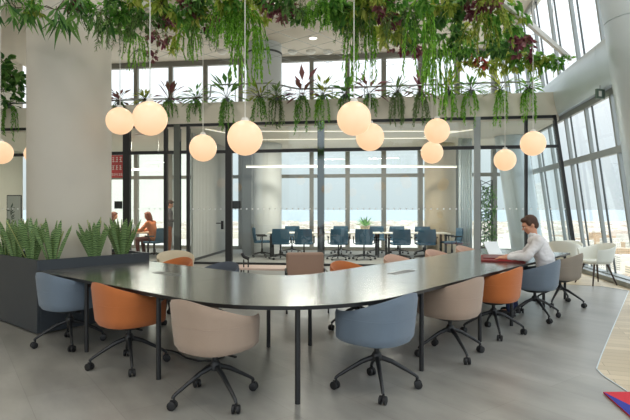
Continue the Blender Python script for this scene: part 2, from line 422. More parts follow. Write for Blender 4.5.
# ------------------------------------------------------------------ leaning right facade
Ys = [12.1 - 1.26 * k + .0 for k in range(-4, 12)]
Ys = [y for y in Ys if y > -4 and y < 17.3]
def fbox(b, ya, yb, z0, z1, d0, d1):
    b.hexa([(fac(ya, z0, d0), ya, z0), (fac(ya, z0, d1), ya, z0), (fac(yb, z0, d1), yb, z0), (fac(yb, z0, d0), yb, z0),
            (fac(ya, z1, d0), ya, z1), (fac(ya, z1, d1), ya, z1), (fac(yb, z1, d1), yb, z1), (fac(yb, z1, d0), yb, z1)])
for k in range(len(Ys)):
    y1 = Ys[k]; y0 = y1 - 1.26; wn += 1
    root = struct(empty('window_%d' % wn)); b = MB()
    for z0, z1 in ((0, 3.7), (4.5, ZC)):
        fbox(b, y1 - .035, y1 + .035, z0, z1, .05, .125)
    fbox(b, y0 + .035, y1 - .035, 0, .12, -.06, .14)
    for z0, z1 in ((2.50, 2.63), (3.58, 3.7), (4.5, 4.6), (ZC - .1, ZC)): fbox(b, y0 + .035, y1 - .035, z0, z1, .05, .125)
    b.build('frame', M['mullion'], root)
    b = MB()
    for z0, z1 in ((.12, 3.6), (4.6, ZC)):
        fbox(b, y1 - .30, y1 - .275, z0, z1, .085, .12)
    b.build('mullion', M['mulldark'], root)
    b = MB(); b.add([(fac(y0, .1, .11), y0 + .03, .1), (fac(y1, .1, .11), y1 - .03, .1), (fac(y1, ZC, .11), y1 - .03, ZC), (fac(y0, ZC, .11), y0 + .03, ZC)], [(0, 1, 2, 3)])
    b.build('pane', M['pane'], root)
# rounded steel fascia band
b = MB(); n = 12; ya, yb = -4, 17.2
prof = []
for i in range(n + 1):
    t = i / n; z = 3.70 + .84 * t; prof.append((-.05 * math.sin(pi * t) ** .5 - .05, z))
prof = [(.0, 3.70)] + prof + [(.0, 4.54)]
vs = []
stations = [-4 + 1.512 * k for k in range(15)]
for s0, s1 in zip(stations[:-1], stations[1:]):
    base = [(fac(y, z, d), y, z) for y in (s0 + .006, s1 - .006) for d, z in prof]; m_ = len(prof)
    b.add(base, [(i, i + 1, m_ + i + 1, m_ + i) for i in range(m_ - 1)])
fbox(b, -4, 17.1, 3.72, 4.52, .0, .12)
struct(b.build('beam_right', M['steel'], smooth='auto'))
b = MB(); fbox(b, -4, 12.0, 0, .10, -.22, -.06); struct(b.build('baseboard_right', M['mullion']))

# ------------------------------------------------------------------ mezzanine rail
b = MB()
def P(px, z, off=-.12):
    x = pX(px); return (x, partY(x) + off, z)
for path in ([P(-30, 4.36), P(209, 4.36), P(211, 4.38), P(212, 4.66), P(214, 4.68), P(270, 4.68), P(274, 4.67), P(292, 4.54), P(300, 4.5), P(528, 4.5)],):
    b.tube(path, .022, 8)
for px in range(-20, 528, 32): b.tube([P(px, 4.24), P(px, 4.36 if px < 210 else 4.66 if px < 272 else 4.5)], .012, 6)
rl = b.build('handrail', M['mullion']); tag(rl, 'thin grey steel handrail stepping up above the mezzanine edge behind the trailing plants', 'handrail')

# ------------------------------------------------------------------ the long L-shaped table
T0 = (2.8, 2.5)
tx, ty = uv(*T0)
table = empty('conference_table', (tx, ty, 0), UA)
tag(table, 'long dark L-shaped conference table with rounded corner and thin black legs', 'table')
def L(p): return (p[0] - T0[0], p[1] - T0[1])
def arc(cx, cy, r, a0, a1, n=16): return [(cx + r * math.cos(R(a0 + (a1 - a0) * i / n)), cy + r * math.sin(R(a0 + (a1 - a0) * i / n))) for i in range(n + 1)]
U0, V0, U1, V1 = 2.40, 2.16, 3.84, 3.60
RO, RI = 1.2, .46
g = .0025
segs = [arc(U0 + RO, V0 + RO, RO, 180, 270, 24) + [(4.3 - g, V0)] + [(4.3 - g, V1)] + arc(U1 + RI, V1 + RI, RI, 270, 180, 12)[1:] + [(U1, 4.1 - g), (U0, 4.1 - g)],
        [(4.3 + g, V0), (5.75 - g, V0), (5.75 - g, V1), (4.3 + g, V1)],
        [(5.75 + g, V0), (7.35 - g, V0), (7.35 - g, V1), (5.75 + g, V1)],
        [(7.35 + g, V0), (8.95, V0), (8.95, V1), (7.35 + g, V1)],
        [(U0, 4.1 + g), (U1, 4.1 + g), (U1, 6.19), (U0, 6.19)]]
for sg in segs:
    pl = [L(p) for p in sg]; n = len(pl); b = MB()
    b.add([(x, y, .712) for x, y in pl] + [(x, y, .742) for x, y in pl], [tuple(reversed(range(n)))], 1)
    b.f.append(tuple(range(n, 2 * n))); b.m.append(0)
    for i in range(n): b.f.append((i, (i + 1) % n, n + (i + 1) % n, n + i)); b.m.append(1)
    b.build('tabletop', [M['tabletop'], M['edge']], table)
legs = [(2.82, 2.55)] + [(u, 2.22) for u in (4.11, 5.42, 6.41, 7.73, 8.86)] + [(u, 3.54) for u in (4.11, 5.42, 6.41, 7.73, 8.86)] + [(2.46, v) for v in (3.82, 5.11)] + [(3.78, v) for v in (3.83, 5.11)]
for p in legs:
    b = MB(); x, y = L(p); b.tube([(x, y, 0), (x, y, .712)], .021, 12); b.build('leg', M['black'], table, smooth='auto')
def bar(p, q, z=.692, w=.03, h=.036, nm='crossbeam'):
    x0, y0 = L(p); x1, y1 = L(q); b = MB(); b.box((x0 + x1) / 2, (y0 + y1) / 2, z, math.hypot(x1 - x0, y1 - y0), w, h, math.atan2(y1 - y0, x1 - x0)); b.build(nm, M['black'], table)
for u in (4.11, 5.42, 6.41, 7.73, 8.86): bar((u, 2.22), (u, 3.54))
for v in (3.83, 5.11): bar((2.46, v), (3.78, v))
bar((4.2, 2.55), (8.8, 2.55)); bar((4.2, 3.2), (8.8, 3.2)); bar((2.8, 4.0), (2.8, 6.1)); bar((3.45, 4.0), (3.45, 6.1))
bar((2.82, 2.55), (3.78, 3.5))
for p, q in (((2.46, 3.82), (2.80, 4.15)), ((2.46, 5.11), (2.80, 5.4)), ((4.11, 2.22), (4.45, 2.55)), ((5.42, 2.22), (5.75, 2.55))):
    bar(p, q, .665, .022, .03, 'brace')
for (u, v, a) in ((5.0, 2.95, 0), (3.22, 4.85, pi / 2)):
    x, y = L((u, v)); b = MB(); b.box(x, y, .7445, .42, .11, .004, a); fl = b.build('cable_flap', mat('grey cable flap', rgb(110, 112, 108), .3), table)
    b = MB(); b.box(x, y, .747, .36, .012, .002, a); b.build('slot', M['plastic'], fl)

# power cable running over the floor
b = MB(); pts = []
for (px, py) in ((165, 349), (172, 350), (178, 352), (186, 357), (198, 360), (212, 360), (224, 356)):
    x, y = fx(px, py + 2); pts.append((x, y, .012))
b.tube(pts, .009, 6)
tag(b.build('power_cable', M['plastic'], smooth=True), 'black power cable lying on the floor behind the nearest beige chair', 'cable')

# ------------------------------------------------------------------ planter around the near column
PL = uv(3.13, 6.99); pr = empty('planter', (PL[0], PL[1], 0), UA)
tag(pr, 'charcoal metal planter box wrapping the white column at the table end', 'planter')
hw, hl, H = .72, .79, .86
b = MB()
for (x, y, sx, sy) in ((-hw + .02, 0, .04, 2 * hl), (hw - .02, 0, .04, 2 * hl), (0, -hl + .02, 2 * hw - .08, .04), (0, hl - .02, 2 * hw - .08, .04)):
    b.box(x, y, H / 2 + .01, sx, sy, H - .02)
b.build('box', M['planter'], pr, bevel=.004)
b = MB()
for (x, y, sx, sy) in ((-hw + .3, -hl + .1, .52, .12), (hw - .3, -hl + .1, .52, .12), (-hw + .09, 0, .1, 2 * hl - .2), (hw - .09, 0, .1, 2 * hl - .2), (0, hl - .12, 1.3, .1), (0, -hl + .095, 1.3, .10)):
    b.box(x, y, .80, sx, sy, .03)
b.build('soil', M['soil'], pr)

# ------------------------------------------------------------------ tub chairs on castors
def shell_mesh(zt_back=.80, zt_arm=.65, zb=.40, rt=.332, rb=.288, ang=134, thick=.034):
    b = MB(); na, nz = 44, 10
    def zt(a):
        t = abs(a) / ang; return zt_arm + (zt_back - zt_arm) * (math.cos(pi * min(1, t * 1.05)) * .5 + .5)
    def pt(a, t, inner):
        top = zt(a); zz = zb + (top - zb) * t
        f = (zz - zb) / (zt_back - zb)
        r = rb + (rt - rb) * (f ** .8)
        if t < .1: r -= .02 * (1 - t / .1) ** 2
        if inner: r -= thick * (1 if t < .85 else math.sqrt(max(0.05, 1 - ((t - .85) / .15) ** 2 * .75)))
        if not inner and t > .93: r -= thick * .3 * ((t - .93) / .07) ** 2
        sh = R(a - 90)
        xx, yy = r * math.cos(sh), r * math.sin(sh)
        k = 1 + .04 * math.cos(4 * sh)
        yy2 = yy * .97
        if abs(a) > 100: yy2 += (abs(a) - 100) / 28 * .035 * (1 - t * .6)
        return (xx / k, yy2 / k, zz)
    for inner in (0, 1):
        for i in range(na + 1):
            a = -ang + 2 * ang * i / na
            for j in range(nz + 1): b.v.append(pt(a, j / nz, inner))
    W = nz + 1; N = (na + 1) * W
    for i in range(na):
        for j in range(nz):
            a0 = i * W + j
            b.f.append((a0, a0 + W, a0 + W + 1, a0 + 1)); b.m.append(0)
            b.f.append((N + a0, N + a0 + 1, N + a0 + W + 1, N + a0 + W)); b.m.append(0)
        t0 = i * W + nz; b.f.append((t0, t0 + W, N + t0 + W, N + t0)); b.m.append(0)
        t0 = i * W; b.f.append((t0, N + t0, N + t0 + W, t0 + W)); b.m.append(0)
    for i in (0, na):
        for j in range(nz):
            a0 = i * W + j; f = (a0, a0 + 1, N + a0 + 1, N + a0)
            b.f.append(f if i == 0 else tuple(reversed(f))); b.m.append(0)
    return b
def castor_mesh():
    b = MB()
    for s in (-1, 1):
        pts = [(0, s * .009, .033), (0, s * .028, .033)]
        b.tube([(0, s * .008, .033), (0, s * .011, .033), (0, s * .026, .033), (0, s * .029, .033)], [.027, .033, .033, .026], 18)
    b.box(0, 0, .05, .03, .018, .04); b.tube([(-.012, 0, .05), (-.012, 0, .085)], .008, 8)
    return b
_me = {}
def make_tub(label, group, m, x, y, rz, base):
    root = empty('tub_chair', (x, y, 0), rz)
    tag(root, label, 'chair', group)
    def part(nm, fn, mm, parent=root, smooth='auto', **k):
        key = (nm, mm.name)
        if key in _me:
            o = bpy.data.objects.new(nm, _me[key]); COL.objects.link(o); o.parent = parent; return o
        o = fn().build(nm, mm, parent, smooth=smooth, **k); _me[key] = o.data; return o
    part('shell', shell_mesh, m)
    def seam():
        b = MB(); pts = []
        for i in range(41):
            a = -118 + 236 * i / 40; f = ((.60 - .40) / .40) ** .8; r = .288 + (.332 - .288) * f + .0005; sh = R(a - 90); k = 1 + .04 * math.cos(4 * sh)
            pts.append((r * math.cos(sh) / k, (r * math.sin(sh) * .97 + max(0, abs(a) - 100) / 28 * .035 * .7) / k, .60))
        b.tube(pts, .0022, 6); return b
    part('seam', seam, m)
    def cush():
        b = MB(); b.lathe([(.10, .40), (.25, .40), (.268, .42), (.268, .45), (.25, .47), (.15, .478), (.001, .48)], 40, (0, .0, 0))
        b.v = [(vx, vy * 1.0 + (.05 * max(0, vy) / .25), vz) for vx, vy, vz in b.v]; return b
    part('seat', cush, m)
    def under():
        b = MB(); b.lathe([(.05, .345), (.10, .35), (.21, .388), (.24, .407)], 32); b.box(.13, 0, .365, .2, .018, .012); return b
    part('underframe', under, M['plastic'])
    def post():
        b = MB(); b.lathe([(.020, .24), (.020, .35), ], 16); b.lathe([(.03, .225), (.042, .235), (.042, .275), (.027, .30)], 20); return b
    part('post', post, M['black'])
    def leg():
        b = MB(); b.tube([(.02, 0, .258), (.12, 0, .222), (.24, 0, .152), (.305, 0, .112), (.328, 0, .094), (.334, 0, .08)], [.022, .019, .015, .0135, .013, .012], 10); return b
    for k in range(4):
        l = part('leg', leg, M['black']); l.rotation_euler = (0, 0, R(base) + k * pi / 2 - rz)
        c = part('castor', castor_mesh, M['plastic'], parent=l); c.location = (.336, 0, 0); c.rotation_euler = (0, 0, rnd.uniform(-.9, .9))
    return root
RO_, LO_ = R(49.8), R(-40.2)
tubs = [
 ('blue grey tub chair on castors in front of the charcoal planter', 'blue', -2.63, 5.47, LO_ + R(4), 29, None),
 ('burnt orange tub chair beside the leftmost near table leg', 'orange', -1.72, 4.72, LO_ + R(-2), 24, None),
 ('beige tub chair nearest the camera at the rounded table corner', 'beige', -.76, 3.88, LO_ + R(2), 36.6, None),
 ('blue grey tub chair nearest the camera, right of the rounded table corner', 'blue', .4975, 4.115, RO_ + R(0), 1, None),
 ('beige tub chair between the nearest blue chair and the right orange chair', 'beige', 1.345, 5.08, RO_ + R(-4), 12.6, None),
 ('bright orange tub chair on the right side of the table', 'orange', 2.075, 5.93, RO_ + R(0), -8, None),
 ('blue grey tub chair occupied by the man in the white shirt', 'blue', 2.92, 6.775, RO_ + R(4), 7, None),
 ('taupe tub chair on castors behind the seated man', 'taupe', 3.71, 7.72, RO_ + R(0), 45, None),
]
for lb, mn, x, y, rz, ba, gp in tubs: make_tub(lb, gp, M[mn], x, y, rz, ba)
inner = [
 ('burnt orange tub chair across the table beside the end of the planter', 'orange', 3.86, 5.8, LO_ + pi, 10),
 ('dark slate tub chair across the table in front of the glass door post', 'darkblue', 3.86, 4.88, LO_ + pi, 30),
 ('orange tub chair across the table right of the tan high-back lounge chair', 'orange', 5.08, 3.62, RO_ + pi, 20),
 ('dusty pink tub chair across the table in front of the meeting room chairs', 'pink', 6.29, 3.62, RO_ + pi, 0),
 ('pale pink tub chair across the table between its two pink neighbours', 'pink', 7.5, 3.62, RO_ + pi, 33),
 ('pink tub chair at the far end across the table near the laptop', 'pink', 8.62, 3.62, RO_ + pi, 12)]
for lb, mn, u, v, rz, ba in inner:
    x, y = uv(u, v); make_tub(lb, None, M[mn], x, y, rz, ba)

# off-white four-legged armchairs by the facade
def make_arm(label, x, y, rz, s=1.0, m=None):
    root = empty('armchair', (x, y, 0), rz); root.scale = (s, s, s)
    tag(root, label, 'armchair')
    shell_mesh(.77, .66, .40, .34, .26, 122, .028).build('shell', m or M['creamshell'], root, smooth='auto')
    b = MB(); b.lathe([(.06, .385), (.22, .39), (.25, .42), (.24, .45), (.001, .46)], 36); b.build('seat', m or M['creamshell'], root, smooth='auto')
    for sx in (-1, 1):
        for sy in (-1, 1):
            b = MB(); b.tube([(sx * .13, sy * .13, .40), (sx * .24, sy * .25, 0)], [.02, .012], 10); b.build('leg', M['darkwood'], root, smooth='auto')
    return root
make_arm('off-white armchair with dark wooden legs nearest the window wall', 5.42, 9.85, R(100), 1.03)
make_arm('rounded off-white armchair behind the taupe castor chair', 5.26, 10.75, R(-40), 1.03)
make_arm('white armchair farthest back beside the window wall, partly hidden', 5.72, 11.5, R(150), .95)

# ------------------------------------------------------------------ lounge pieces just behind the table
x, y = -.125, 7.35
lc = empty('lounge_chair', (x, y, 0), R(185)); tag(lc, 'tan high-back lounge chair with padded rectangular back behind the table', 'lounge chair')
bx('backrest', mat('tan leather', rgb(150, 122, 104), .6), 0, -.28, .60, .56, .12, .40, 0, lc, .03)
bx('seat', M['beige'], 0, .03, .40, .56, .56, .12, 0, lc, .03)
for sx in (-1, 1):
    b = MB(); b.tube([(sx * .29, -.3, 0), (sx * .29, -.3, .56), (sx * .29, .28, .56), (sx * .29, .28, 0)], .012, 8); b.build('arm_frame', M['black'], lc, smooth='auto')
x, y, z = at(246, 262, 8.0)
st = empty('stand', (x, y, 0)); tag(st, 'small black twin-legged stand with angled head behind the table', 'stand')
for s in (-.035, .035):
    b = MB(); b.tube([(s, 0, .012), (s, 0, .66)], .01, 8); b.build('leg', M['black'], st)
b = MB(); b.lathe([(.10, 0), (.10, .012)], 20); b.build('base', M['black'], st)
b = MB(); b.tube([(-.06, 0, .76), (-.03, 0, .70), (.05, 0, .67)], .028, 10); b.build('head', M['black'], st, smooth='auto')
x, y = -.82, 8.1
ct = empty('coffee_table', (x, y, 0), RZP); tag(ct, 'low pale table beside the tan lounge chair', 'coffee table')
bx('tabletop', mat('pale pink laminate', rgb(206, 182, 168), .5), 0, 0, .52, .95, .5, .03, 0, ct, .004)
for sx in (-1, 1):
    for sy in (-1, 1):
        b = MB(); b.tube([(sx * .42, sy * .2, 0), (sx * .42, sy * .2, .505)], .014, 8); b.build('leg', M['black'], ct)
make_arm('cream armchair behind the orange chair beside the planter', -2.28, 8.35, R(200), .98, mat('cream fabric', rgb(206, 194, 170), .9))

# ------------------------------------------------------------------ globes
globes = [(120, 121, 27), (150, 118.5, 34), (203, 148, 27), (245, 138, 35), (354, 118.5, 34), (370, 137, 28), (437, 131, 25), (432, 152.5, 22), (505, 160, 21.5), (533, 143.5, 24.5), (.5, 152.5, 23), (35, 154, 20)]
gl = ['opal globe pendant just right of the white column, half behind a larger one', 'larger opal globe pendant of the pair beside the white column',
      'opal globe pendant hanging alone in front of the ribbed divider', 'large opal globe pendant in front of the black glass door post',
      'large opal globe pendant, upper of the overlapping pair at the centre', 'opal globe pendant, lower of the overlapping pair at the centre',
      'opal globe pendant, upper of the stacked pair right of centre', 'opal globe pendant, lower of the stacked pair right of centre',
      'opal globe pendant above the seated man, left and lower of two', 'opal globe pendant above the seated man, right and higher of two',
      'opal globe pendant cut by the left edge of the picture', 'opal globe pendant mostly hidden by the white column']
for (px, py, d), lb in zip(globes, gl):
    Y = F * .34 / d; x, y, z = at(px, py, Y)
    r = empty('pendant_globe', (x, y, z)); tag(r, lb, 'pendant lamp', 'opal globe pendants over the table')
    b = MB(); b.sphere((0, 0, 0), .17, nu=40, nv=24); b.build('globe', M['globe'], r, smooth=True)
    b = MB(); b.tube([(0, 0, .16), (0, 0, .195)], [.045, .03], 20); b.build('cap', M['white'], r, smooth='auto')
    b = MB(); b.tube([(0, 0, .19), (0, 0, ZC - z - .02)], .005, 6); b.build('cord', M['white'], r)
    b = MB(); b.tube([(0, 0, ZC - z - .04), (0, 0, ZC - z)], .06, 20); b.build('canopy', M['white'], r)

# ------------------------------------------------------------------ meeting room furniture
def office_proto():
    root = empty('office_chair'); m = M['tealmesh']
    b = MB(); na, nz = 10, 8
    for s in (0, 1):
        for j in range(nz + 1):
            t = j / nz
            for i in range(na + 1):
                a = -1 + 2 * i / na; z = .44 + .42 * t; wv = .215 + .015 * math.sin(pi * t)
                b.v.append((a * wv, -.22 - .06 * t + .05 * a * a + (.03 if s else 0) - .02 * math.sin(pi * t), z))
    W = na + 1; N = W * (nz + 1)
    for j in range(nz):
        for i in range(na):
            a0 = j * W + i; b.f.append((a0, a0 + 1, a0 + W + 1, a0 + W)); b.m.append(0); b.f.append((N + a0, N + a0 + W, N + a0 + W + 1, N + a0 + 1)); b.m.append(0)
    for i in range(na):
        b.f.append((i, N + i, N + i + 1, i + 1)); b.m.append(0); t0 = nz * W + i; b.f.append((t0, t0 + 1, N + t0 + 1, N + t0)); b.m.append(0)
    for j in range(nz):
        a0 = j * W; b.f.append((a0, a0 + W, N + a0 + W, N + a0)); b.m.append(0); a0 += na; b.f.append((a0, N + a0, N + a0 + W, a0 + W)); b.m.append(0)
    b.build('backrest', m, root, smooth='auto')
    b = MB(); b.box(0, 0, .455, .44, .46, .06); b.build('seat', m, root, bevel=.02)
    for s in (-1, 1):
        b = MB(); b.tube([(s * .2, -.02, .43), (s * .27, -.02, .46), (s * .27, -.0, .62)], .014, 8); b.tube([(s * .27, -.16, .635), (s * .27, .12, .635)], .02, 8); b.build('armrest', M['plastic'], root)
    b = MB(); b.lathe([(.03, .10), (.03, .25), (.018, .25), (.018, .43)], 14); b.build('post', M['plastic'], root)
    for k in range(5):
        a = 2 * pi * k / 5 + .3; c, s_ = math.cos(a), math.sin(a)
        b = MB(); b.tube([(.02 * c, .02 * s_, .14), (.30 * c, .30 * s_, .085)], [.022, .013], 8); l = b.build('leg', M['plastic'], root)
        b = MB(); b.tube([(.30 * c - .015 * s_, .30 * s_ + .015 * c, .03), (.30 * c + .015 * s_, .30 * s_ - .015 * c, .03)], .03, 12); b.build('castor', M['plastic'], l)
    return root
op = office_proto()
oc = [(280.5, 14.75, 5, 'leftmost near side'), (304, 14.7, -4, 'second from left, near side'), (338.5, 14.6, 2, 'near side, left of the potted agave'), (364, 14.6, -6, 'near side, under the potted agave'),
      (400, 14.45, 3, 'near side, right of the doubled table legs'), (425.5, 14.4, -2, 'near side, rightmost')]
first = True
def place_oc(x, y, rz, label, group='teal office chairs around the meeting tables'):
    global first
    o = op if first else copy_tree(op); first = False
    o.location = (x, y, 0); o.rotation_euler = (0, 0, rz); o.scale = (1.1, 1.06, 1.03); tag(o, label, 'office chair', group); return o
for px, Y, a, lb in oc: place_oc((px - 315) * Y / F, Y, R(a), 'teal office chair at the meeting table, ' + lb)
for px, Y, a, lb in ((262, 15.4, -80, 'teal office chair side-on at the left end of the meeting table'), (452, 15.0, 95, 'teal office chair side-on at the right end of the meeting table')):
    place_oc((px - 315) * Y / F, Y, R(a), lb)
for px, Y, lb in ((292, 16.65, 'leftmost'), (341, 16.6, 'left of the potted agave'), (377, 16.5, 'right of the potted agave'), (398, 16.45, 'second from right'), (424, 16.15, 'rightmost')):
    place_oc((px - 315) * Y / F, Y, R(180), 'teal office chair on the far side of the meeting table, ' + lb)
def mtable(pa, pb, Y, label):
    xa, xb = (pa - 315) * Y / F, (pb - 315) * Y / F; xm = (xa + xb) / 2
    r = empty('meeting_table', (xm, Y, 0), R(-1)); tag(r, label, 'table', 'white meeting room tables')
    w_ = xb - xa
    bx('tabletop', M['whitetop'], 0, 0, .725, w_, .85, .03, 0, r, .004)
    for sx in (-1, 1):
        for sy in (-1, 1):
            bx('leg', M['plastic'], sx * (w_ / 2 - .12), sy * .32, .355, .06, .06, .71, 0, r)
mtable(268, 381, 15.55, 'longer white meeting table carrying the potted agave')
mtable(383.5, 447, 15.4, 'shorter white meeting table on the right of the meeting room')

# agave in a pot
x, y, z = at(365, 233, 15.4)
ag = empty('potted_agave', (x, y, .74)); ag.scale = (1.5, 1.5, 1.4); tag(ag, 'small green agave in a pale pot on the white meeting table', 'potted plant')
b = MB(); b.lathe([(.07, 0), (.10, .14), (.085, .14), (.08, .12)], 20); b.build('pot', mat('pale clay pot', rgb(200, 184, 158), .8), ag, smooth='auto')
b = MB()
for i in range(26):
    a = i * 2.4; el = .25 + 1.0 * (i / 26); d = Vector((math.cos(a) * math.cos(el), math.sin(a) * math.cos(el), math.sin(el)))
    b.leaf(Vector((0, 0, .13)), d, Vector((0, 0, 1)), .28, .05, .1)
gm = leafmat('agave green', [rgb(70, 130, 60), rgb(120, 175, 90)])
b.build('leaves', gm, ag)

# linear pendants
for (pa, pb, py, Y, lb) in ((246, 457, 167, 15.5, 'long white linear pendant over the meeting tables'), (128, 162, 170, 15.6, 'short white linear pendant in the left meeting room')):
    xa, xb = (pa - 315) * Y / F, (pb - 315) * Y / F; z = CH + (209 - py) * Y / F
    r = empty('linear_pendant', ((xa + xb) / 2, Y, z)); tag(r, lb, 'pendant lamp')
    bx('housing', M['white'], 0, 0, .03, xb - xa, .06, .05, 0, r); bx('diffuser', M['lampwhite'], 0, 0, -.005, xb - xa - .02, .05, .02, 0, r)
    for s in (-.4, .4):
        b = MB(); b.tube([((xb - xa) * s, 0, .05), ((xb - xa) * s, 0, 3.58 - z)], .004, 5); b.build('cable', M['mullion'], r)
# meeting room ceiling fittings
for (xa, ya, xb, yb, lb) in ((-1.9, 13.9, 3.9, 13.9, 'nearer long recessed light line in the meeting room ceiling'), (-1.9, 15.6, 3.9, 15.2, 'farther long recessed light line in the meeting room ceiling'), (-2.9, 13.5, -2.2, 14.6, 'short angled light line in the meeting room ceiling behind the alone globe'), (3.2, 14.9, 4.2, 13.6, 'angled light line at the right of the meeting room ceiling')):
    b = MB(); b.box((xa + xb) / 2, (ya + yb) / 2, 3.565, math.hypot(xb - xa, yb - ya), .05, .02, math.atan2(yb - ya, xb - xa))
    o = b.build('ceiling_light', M['lampdim']); tag(o, lb, 'ceiling light')
for (x, y, lb) in ((-7.2, 14.4, 'left end'), (-5.0, 14.6, 'right end')):
    b = MB(); b.lathe([(.12, -.03), (.13, 0)], 20, (x, y, 3.58)); o = b.build('ceiling_spot', M['white']); tag(o, 'round white spot in the left meeting room ceiling, ' + lb, 'ceiling spot')

# left room table, people's seats
lt = empty('work_table', (-5.62, 15.75, 0), R(4)); tag(lt, 'light wood table with laptops in the left meeting room', 'table')
bx('tabletop', M['wood'], 0, 0, .725, 1.3, .9, .03, 0, lt, .004)
for sx in (-1, 1):
    for sy in (-1, 1): bx('leg', M['plastic'], sx * .55, sy * .36, .355, .05, .05, .71, 0, lt)
place_oc(-4.78, 15.2, R(75), 'dark teal office chair of the seated person in orange', 'office chairs in the left room')
place_oc(-6.5, 15.8, R(-90), 'office chair of the person behind the snake plants', 'office chairs in the left room')

def laptop(x, y, z, rz, label, open_=105, m=None, scr=None, s=1.0):
    r = empty('laptop', (x, y, z), rz); r.scale = (s, s, s); tag(r, label, 'laptop')
    m = m or M['mullion']
    bx('base', m, 0, 0, .009, .32, .22, .016, 0, r, .003)
    a = R(open_); b = MB(); Mx = Matrix.Rotation(-(pi - a), 3, 'X')
    q = Mx @ Vector((0, -.11, 0)); 
    c = Vector((0, .11, .018)) + Vector((0, math.cos(pi - a) * .11, math.sin(a) * .11)) 
    Mr = Matrix.Rotation(pi - a, 3, 'X')
    b.box(c.x, c.y, c.z, .32, .22, .008, M=Mr); lid = b.build('lid', m, r)
    if scr:
        n = Mr @ Vector((0, 0, 1)); c2_ = c - n * .0045 * (1 if n.y > 0 else -1)
        b = MB(); b.box(c2_.x, c2_.y, c2_.z, .30, .20, .001, M=Mr); b.build('screen', scr, lid)
    return r
laptop(-5.42, 15.65, .74, R(90), 'laptop in front of the person in orange')
laptop(-5.85, 15.9, .74, R(-90), 'laptop facing the person behind the snake plants')

# poster, access panels, framed board, blinds
x = pX(119); 
ps = empty('poster', (x - .05, partY(x) + .25, 2.62)); ps.rotation_euler = (0, 0, RZP); tag(ps, 'red poster with white characters beside the white column', 'poster')
bx('sheet', mat('red poster print', rgb(206, 34, 44), .6), 0, 0, 0, .62, .012, .62, 0, ps)
b = MB(); pm = mat('white poster characters', rgb(240, 226, 220), .6)
for row, (zz, hh) in enumerate(((.19, .17), (-.03, .15), (-.22, .08))):
    for c_ in range(5 if row < 2 else 8):
        n_ = 5 if row < 2 else 8; wv = .54 / n_; cx_ = -.27 + wv * (c_ + .5)
        rr = random.Random(row * 10 + c_)
        for k in range(3): b.box(cx_ + rr.uniform(-.01, .01), -.008, zz - hh / 2 + hh * (k + .5) / 3, wv * .7 * rr.uniform(.5, 1), .003, hh * .12)
        b.box(cx_ + rr.uniform(-.02, .02), -.008, zz, wv * .14, .003, hh * .85)
b.build('lettering', pm, ps)
for px, lb in ((118.8, 'black room panel on the glass beside the leftmost thick post'), (236.7, 'black room panel on the glass right of the glass door post')):
    x = pX(px); r = empty('room_panel', (x, partY(x) - .03, CH + .11)); r.rotation_euler = (0, 0, RZP); tag(r, lb, 'room panel')
    bx('housing', M['plastic'], 0, 0, 0, .22, .03, .20, 0, r, .004); bx('screen', mat('dark screen', rgb(38, 44, 46), .2), 0, -.017, .0, .18, .003, .15, 0, r)
x = pX(222.5); hd = empty('door_handle', (x, partY(x) - .03, CH - .42)); hd.rotation_euler = (0, 0, RZP); tag(hd, 'black lever handle on the glass door next to the black post', 'door handle')
bx('plate', M['black'], 0, 0, 0, .06, .04, .22, 0, hd); bx('lever', M['black'], -.07, -.04, .05, .16, .025, .025, 0, hd)
x = pX(233); 
fr = empty('framed_board', (pX(6), partY(pX(6)) + .4, 1.35), RZP); tag(fr, 'black framed pale board with dark plant drawing left of the white column', 'framed board')
bx('frame', M['black'], 0, 0, 0, .46, .03, 1.0, 0, fr); bx('panel', mat('pale board', rgb(170, 172, 166), .5), 0, -.02, 0, .41, .01, .94, 0, fr)
b = MB(); rr = random.Random(3)
for i in range(16): b.leaf(Vector((-.1, -.028, -.38 + i * .035)), Vector((rr.uniform(-1, 1), 0, rr.uniform(.1, .8))), Vector((0, 1, 0)), .16, .05)
b.build('drawing', mat('ink green', rgb(50, 66, 56), .7), fr)
bm = mat('light grey blind fabric', rgb(206, 206, 198), .9)
bn = bm.node_tree; tl = bn.nodes.new('ShaderNodeBsdfTranslucent'); tl.inputs[0].default_value = rgb(246, 246, 240)
mxs = bn.nodes.new('ShaderNodeMixShader'); mxs.inputs[0].default_value = .92
bn.links.new(bn.nodes['Principled BSDF'].outputs[0], mxs.inputs[1]); bn.links.new(tl.outputs[0], mxs.inputs[2]); bn.links.new(mxs.outputs[0], bn.nodes['Material Output'].inputs[0])
for i in range(len(mx) - 1):
    xa, xb = mx[i], mx[i + 1]
    if xb < -3.5 and xb - xa > .3:
        pxm = 315 + F * ((xa + xb) / 2) / winY((xa + xb) / 2)
        b = MB(); b.hexa([wpt(xa + .06, .98, .12), wpt(xb - .06, .98, .12), wpt(xb - .06, .98, .125), wpt(xa + .06, .98, .125), wpt(xa + .06, 3.5, .12), wpt(xb - .06, 3.5, .12), wpt(xb - .06, 3.5, .125), wpt(xa + .06, 3.5, .125)])
        o = b.build('roller_blind', bm); tag(o, 'pale roller blind lowered over a window of the left meeting room', 'blind', 'roller blinds in the left meeting room')
